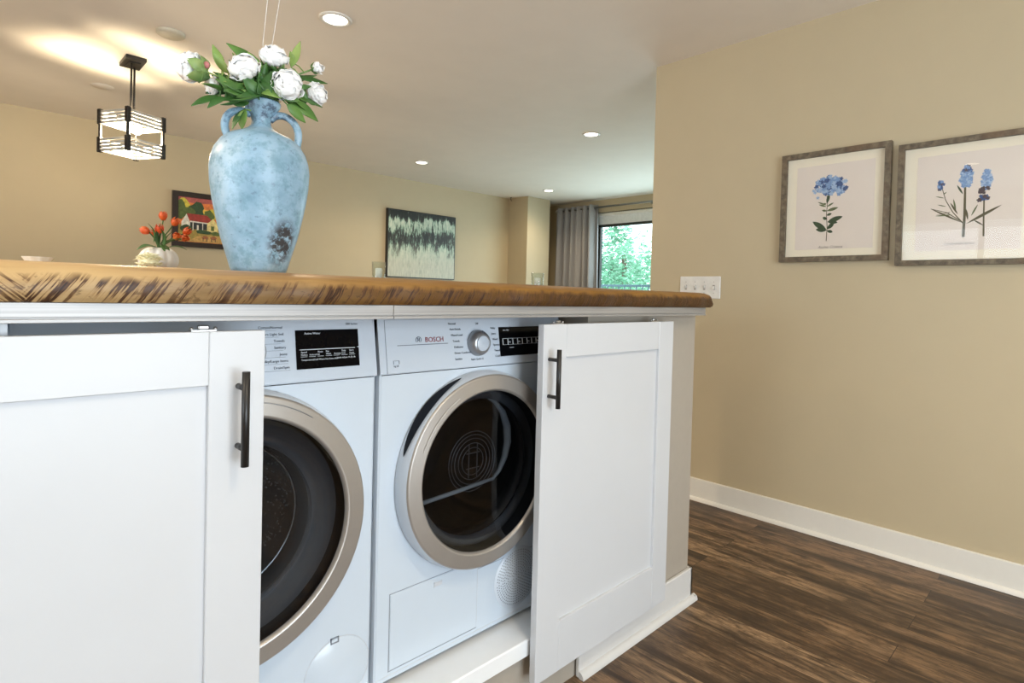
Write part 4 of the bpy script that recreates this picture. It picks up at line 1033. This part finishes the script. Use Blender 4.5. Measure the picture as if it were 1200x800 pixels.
shape([(.075, .225), (.115, .30), (.145, .225), (.145, .16), (.075, .16)], 'white'); shape([(.145, .165), (.345, .165), (.345, .225), (.145, .235)], 'dark')
shape([(.115, .305), (.285, .30), (.345, .235), (.145, .235)], 'roof'); shape([(.145, .228), (.30, .222), (.30, .232), (.145, .240)], 'white')
shape([(.285, .15), (.375, .14), (.378, .22), (.335, .275), (.285, .225)], 'wall'); shape([(.318, .165), (.345, .163), (.345, .205), (.318, .207)], 'green2'); shape([(.20, .16), (.215, .16), (.215, .205), (.20, .205)], 'white')
for u in (.165, .245): shape([(u, .155), (u+.007, .155), (u+.007, .232), (u, .232)], 'white')
bush(.11, .165, .06, .035, 'green1'); bush(.26, .145, .07, .022, 'green1'); bush(.36, .135, .05, .02, 'green2')
for a in range(11):
    t_ = a*2*PI/11; c_, s_ = math.cos(t_), math.sin(t_); shape([(.43+.01*s_, .30-.01*c_), (.43+.075*c_, .30+.07*s_), (.43-.01*s_, .30+.01*c_)], 'green1')
shape([(.426, .14), (.436, .14), (.434, .30), (.428, .30)], 'dark')
for u in (.27, .34): 
    bush(u, .095, .028, .018, 'cow', 9); shape([(u-.02, .06), (u-.014, .06), (u-.014, .09), (u-.02, .09)], 'dark'); shape([(u+.012, .06), (u+.018, .06), (u+.018, .09), (u+.012, .09)], 'dark')
b.build('painted_scene', [pm_[n] for n in order], lp, recalc=False)

# ------------------------------------------------------------------ botanical prints on the right wall
MATB = plain('ivory mat board', (.90, .82, .66), .7, vary=.01); PAPER = plain('pale print paper', (.80, .71, .63), .7, vary=.012)
PGLASS = glass('picture glass', (.98, .98, .98), ior=1.22)
inkm = {'stem': plain('olive stem ink', (.11, .095, .05), .7), 'leaf': plain('dark green ink', (.045, .075, .035), .7, vary=.3, scale=120), 'leaf2': plain('pale green ink', (.13, .15, .07), .7, vary=.3, scale=120),
        'blue': plain('pale blue ink', (.20, .32, .55), .7, vary=.3, scale=200), 'blue2': plain('deep blue ink', (.055, .10, .24), .7, vary=.3, scale=200), 'blue3': plain('sky blue ink', (.36, .48, .66), .7, vary=.2, scale=200), 'purple': plain('brown purple ink', (.09, .065, .07), .7, vary=.3, scale=150)}
def print_picture(ya, yb, z0, z1, fw, mat_w, label, draw, caption, paper):
    """ya: left edge (far), yb: right edge; local u runs right, v up, drawn on the wall facing the room"""
    w, h = ya-yb, z1-z0
    t = thing('framed_print', (XR, ya, z0), label, 'picture')
    def P(u, v, d): return (-d, -u, v)
    def plate(u0, u1, v0, v1, d0, d1, name, mat, bev=0):
        b = MB(); b.box(-d1, -d0, -u1, -u0, v0, v1, bev=bev); return b.build(name, mat, t)
    b = MB()
    for poly in ([(0, 0), (w, 0), (w-fw, fw), (fw, fw)], [(w, 0), (w, h), (w-fw, h-fw), (w-fw, fw)], [(w, h), (0, h), (fw, h-fw), (w-fw, h-fw)], [(0, h), (0, 0), (fw, fw), (fw, h-fw)]):
        b.prism([(-u, v) for u, v in poly], -.028, -.0005, 'X')
    b.build('frame', FRAMEW, t)
    plate(fw*.8, w-fw*.8, fw*.8, h-fw*.8, .002, .008, 'mat_board', MATB)
    u0, u1, v0, v1 = paper
    rnd = random.Random(3); pts = []
    for k in range(40): pts.append((u0+(u1-u0)*k/40, v0+rnd.uniform(-.0012, .0012)))
    for k in range(40): pts.append((u1+rnd.uniform(-.0012, .0012), v0+(v1-v0)*k/40))
    for k in range(40): pts.append((u1-(u1-u0)*k/40, v1+rnd.uniform(-.0012, .0012)))
    for k in range(40): pts.append((u0+rnd.uniform(-.0012, .0012), v1-(v1-v0)*k/40))
    b = MB(); b.prism([(-u, v) for u, v in pts], -.0095, -.0082, 'X'); pp = b.build('print_paper', PAPER, t)
    layers = {k: MB() for k in inkm}; cnt = [0]
    def blob(poly, ink):
        cnt[0] += 1; d = .0096+cnt[0]*.000006
        layers[ink].face([P(u, v, d) for u, v in poly])
    def line(pts, w0, w1, ink):
        for i in range(len(pts)-1):
            (a, c), (e, f) = pts[i], pts[i+1]; l_ = math.hypot(e-a, f-c) or 1; nx, ny = -(f-c)/l_, (e-a)/l_
            wa = (w0+(w1-w0)*i/(len(pts)-1))/2; wb = (w0+(w1-w0)*(i+1)/(len(pts)-1))/2
            blob([(a+nx*wa, c+ny*wa), (a-nx*wa, c-ny*wa), (e-nx*wb, f-ny*wb), (e+nx*wb, f+ny*wb)], ink)
    def lf(u, v, tu, tv, wd, ink):
        l_ = math.hypot(tu-u, tv-v); nx, ny = -(tv-v)/l_, (tu-u)/l_; A = []; Bq = []
        for i in range(9):
            s = i/8; hw = wd/2*math.sin(PI*s)**.8; A.append((u+(tu-u)*s+nx*hw, v+(tv-v)*s+ny*hw)); Bq.append((u+(tu-u)*s-nx*hw, v+(tv-v)*s-ny*hw))
        blob(A+Bq[-2:0:-1], ink)
    def flo(u, v, r, ink, n=5):
        a0 = rnd.uniform(0, 6); blob([(u+r*(.62+.38*abs(math.cos(n*a/2)))*math.cos(a+a0), v+r*(.62+.38*abs(math.cos(n*a/2)))*math.sin(a+a0)) for a in [2*PI*k/20 for k in range(20)]], ink)
    draw(line, lf, flo, rnd)
    names = {'stem': 'printed_stem', 'leaf': 'printed_leaves', 'leaf2': 'printed_young_leaves', 'blue': 'printed_petals', 'blue2': 'printed_dark_petals', 'blue3': 'printed_pale_petals', 'purple': 'printed_calyx'}
    for k, l_ in layers.items():
        if len(l_.bm.faces): l_.build(names[k], inkm[k], pp, recalc=False)
        else: l_.bm.free()
    b = MB(); text_mesh(b, caption[0], caption[3], P(caption[1], caption[2], .0100), (0, -1, 0), (0, 0, 1), 'CENTER', shear=.35, th=.0001); b.build('caption', plain('caption ink', (.25, .21, .17), .7), pp)
    plate(fw*.9, w-fw*.9, fw*.9, h-fw*.9, .018, .0195, 'glazing', PGLASS)
    return t
# local scale of the first picture: 0.467 wide, 0.517 high
def draw1(line, lf, flo, rnd):
    line([(.208, .095), (.210, .16), (.205, .22), (.208, .27), (.204, .31)], .0035, .0025, 'stem')
    for (u, v, tu, tv, w, k) in ((.208, .145, .145, .190, .024, 'leaf'), (.208, .145, .160, .152, .020, 'leaf'), (.210, .150, .240, .180, .018, 'leaf'), (.210, .143, .235, .135, .014, 'leaf'), (.212, .185, .275, .205, .022, 'leaf'), (.210, .185, .255, .178, .016, 'leaf'), (.206, .195, .190, .208, .014, 'leaf'),
                                 (.206, .215, .228, .222, .012, 'leaf'), (.206, .235, .255, .248, .014, 'leaf2'), (.206, .235, .185, .240, .010, 'leaf2'), (.204, .255, .170, .268, .008, 'leaf2'), (.205, .262, .165, .280, .007, 'leaf2'), (.206, .255, .235, .272, .008, 'leaf2'), (.205, .27, .215, .315, .014, 'leaf'), (.204, .27, .186, .268, .008, 'leaf2')): lf(u, v, tu, tv, w, k)
    for k in range(120):
        a = rnd.uniform(0, 2*PI); r = math.sqrt(rnd.random()); u = .222+.067*r*math.cos(a); v = .345+.043*r*math.sin(a)+(.01 if u < .24 else 0)
        flo(u, v, rnd.uniform(.007, .013), rnd.choice(['blue', 'blue', 'blue3', 'blue3', 'blue2']))
    for u, v in ((.285, .335), (.280, .330), (.262, .352), (.20, .375), (.205, .378), (.19, .352), (.258, .36)): flo(u, v, .011, 'blue2')
    for u, v in ((.145, .335), (.152, .325), (.165, .30)): flo(u, v, .008, 'blue3')
def draw2(line, lf, flo, rnd):
    line([(.232, .112), (.234, .20), (.232, .315)], .010, .007, 'stem'); line([(.297, .112), (.295, .18), (.294, .26)], .006, .005, 'stem')
    line([(.232, .165), (.195, .215), (.170, .265), (.155, .32)], .004, .0025, 'stem'); line([(.225, .175), (.175, .215), (.12, .235)], .004, .002, 'stem'); line([(.185, .215), (.14, .208)], .003, .001, 'stem')
    for (u, v, tu, tv, w, k) in ((.228, .170, .118, .236, .007, 'stem'), (.195, .205, .135, .204, .006, 'leaf2'), (.212, .205, .185, .255, .007, 'stem'), (.205, .22, .195, .27, .006, 'leaf2'), (.240, .165, .350, .232, .011, 'stem'), (.245, .18, .238, .225, .007, 'stem'), (.255, .195, .275, .240, .006, 'leaf2'), (.262, .18, .295, .155, .006, 'stem'), (.226, .285, .205, .325, .007, 'leaf'), (.165, .275, .135, .285, .004, 'leaf2'), (.16, .29, .172, .30, .004, 'leaf2'), (.172, .24, .142, .25, .004, 'leaf2')): lf(u, v, tu, tv, w, k)
    def spike(u, v0, v1, w, cols, n):
        for k in range(n):
            s = (k+.5)/n; ww = w*.8*math.sin(PI*(.15+.75*s))
            flo(u+rnd.uniform(-1, 1)*ww, .018+v0+(v1-v0)*s+rnd.uniform(-.004, .004), rnd.uniform(.0065, .0095), cols(s))
    spike(.235, .300, .375, .024, lambda s: rnd.choice(['blue', 'blue3', 'blue'] if s < .72 else ['blue2', 'purple', 'blue']), 80)
    spike(.300, .285, .352, .018, lambda s: rnd.choice(['blue', 'blue3', 'blue']), 56); spike(.293, .268, .285, .024, lambda s: 'purple', 12); spike(.294, .238, .256, .024, lambda s: rnd.choice(['purple', 'blue2']), 12)
    spike(.152, .295, .328, .010, lambda s: rnd.choice(['blue', 'blue2', 'purple']), 14)
print_picture(1.124, .661, 1.289, 1.806, .024, .03, 'smaller looking framed print of a round blue flower head, left of the pair', draw1, ('Azalea Cristata', .225, .062, .017), (.068, .400, .058, .452))
print_picture(.634, .150, 1.263, 1.778, .022, .03, 'framed print of three blue lavender spikes, right of the pair', draw2, ('Lavandula Spica', .218, .083, .016), (.068, .410, .060, .455))

# ------------------------------------------------------------------ four-gang switch plate
sw = thing('light_switch', (XR, 1.553, 1.1625), 'white four gang light switch plate on the tan wall', 'light switch')
PLW = plain('white switch plastic', (.78, .76, .72), .3)
MB().box(-.006, -.0005, -.120, .120, -.0605, .0605, bev=.003).build('plate', PLW, sw)
for k in range(4):
    y = .0825-k*.055
    MB().box(-.0066, -.0055, y-.006, y+.006, -.013, .013).build('slot', plain('switch slot', (.30, .27, .24), .6), sw)
    q = MB(); up = 1 if k != 3 else -1
    q.prism([(-.006, -.008), (-.006, .008), (-.018, up*.011+.003), (-.018, up*.011-.003)], y-.0045, y+.0045, 'Y')
    q.build('toggle', PLW, sw)
    for z in (-.030, .030): MB().lathe([(.0032, -.0058), (.0030, -.0070), (.0005, -.0072)], 10, 'X', (0, y, z)).build('screw', plain('screw head', (.5, .48, .45), .4), sw)
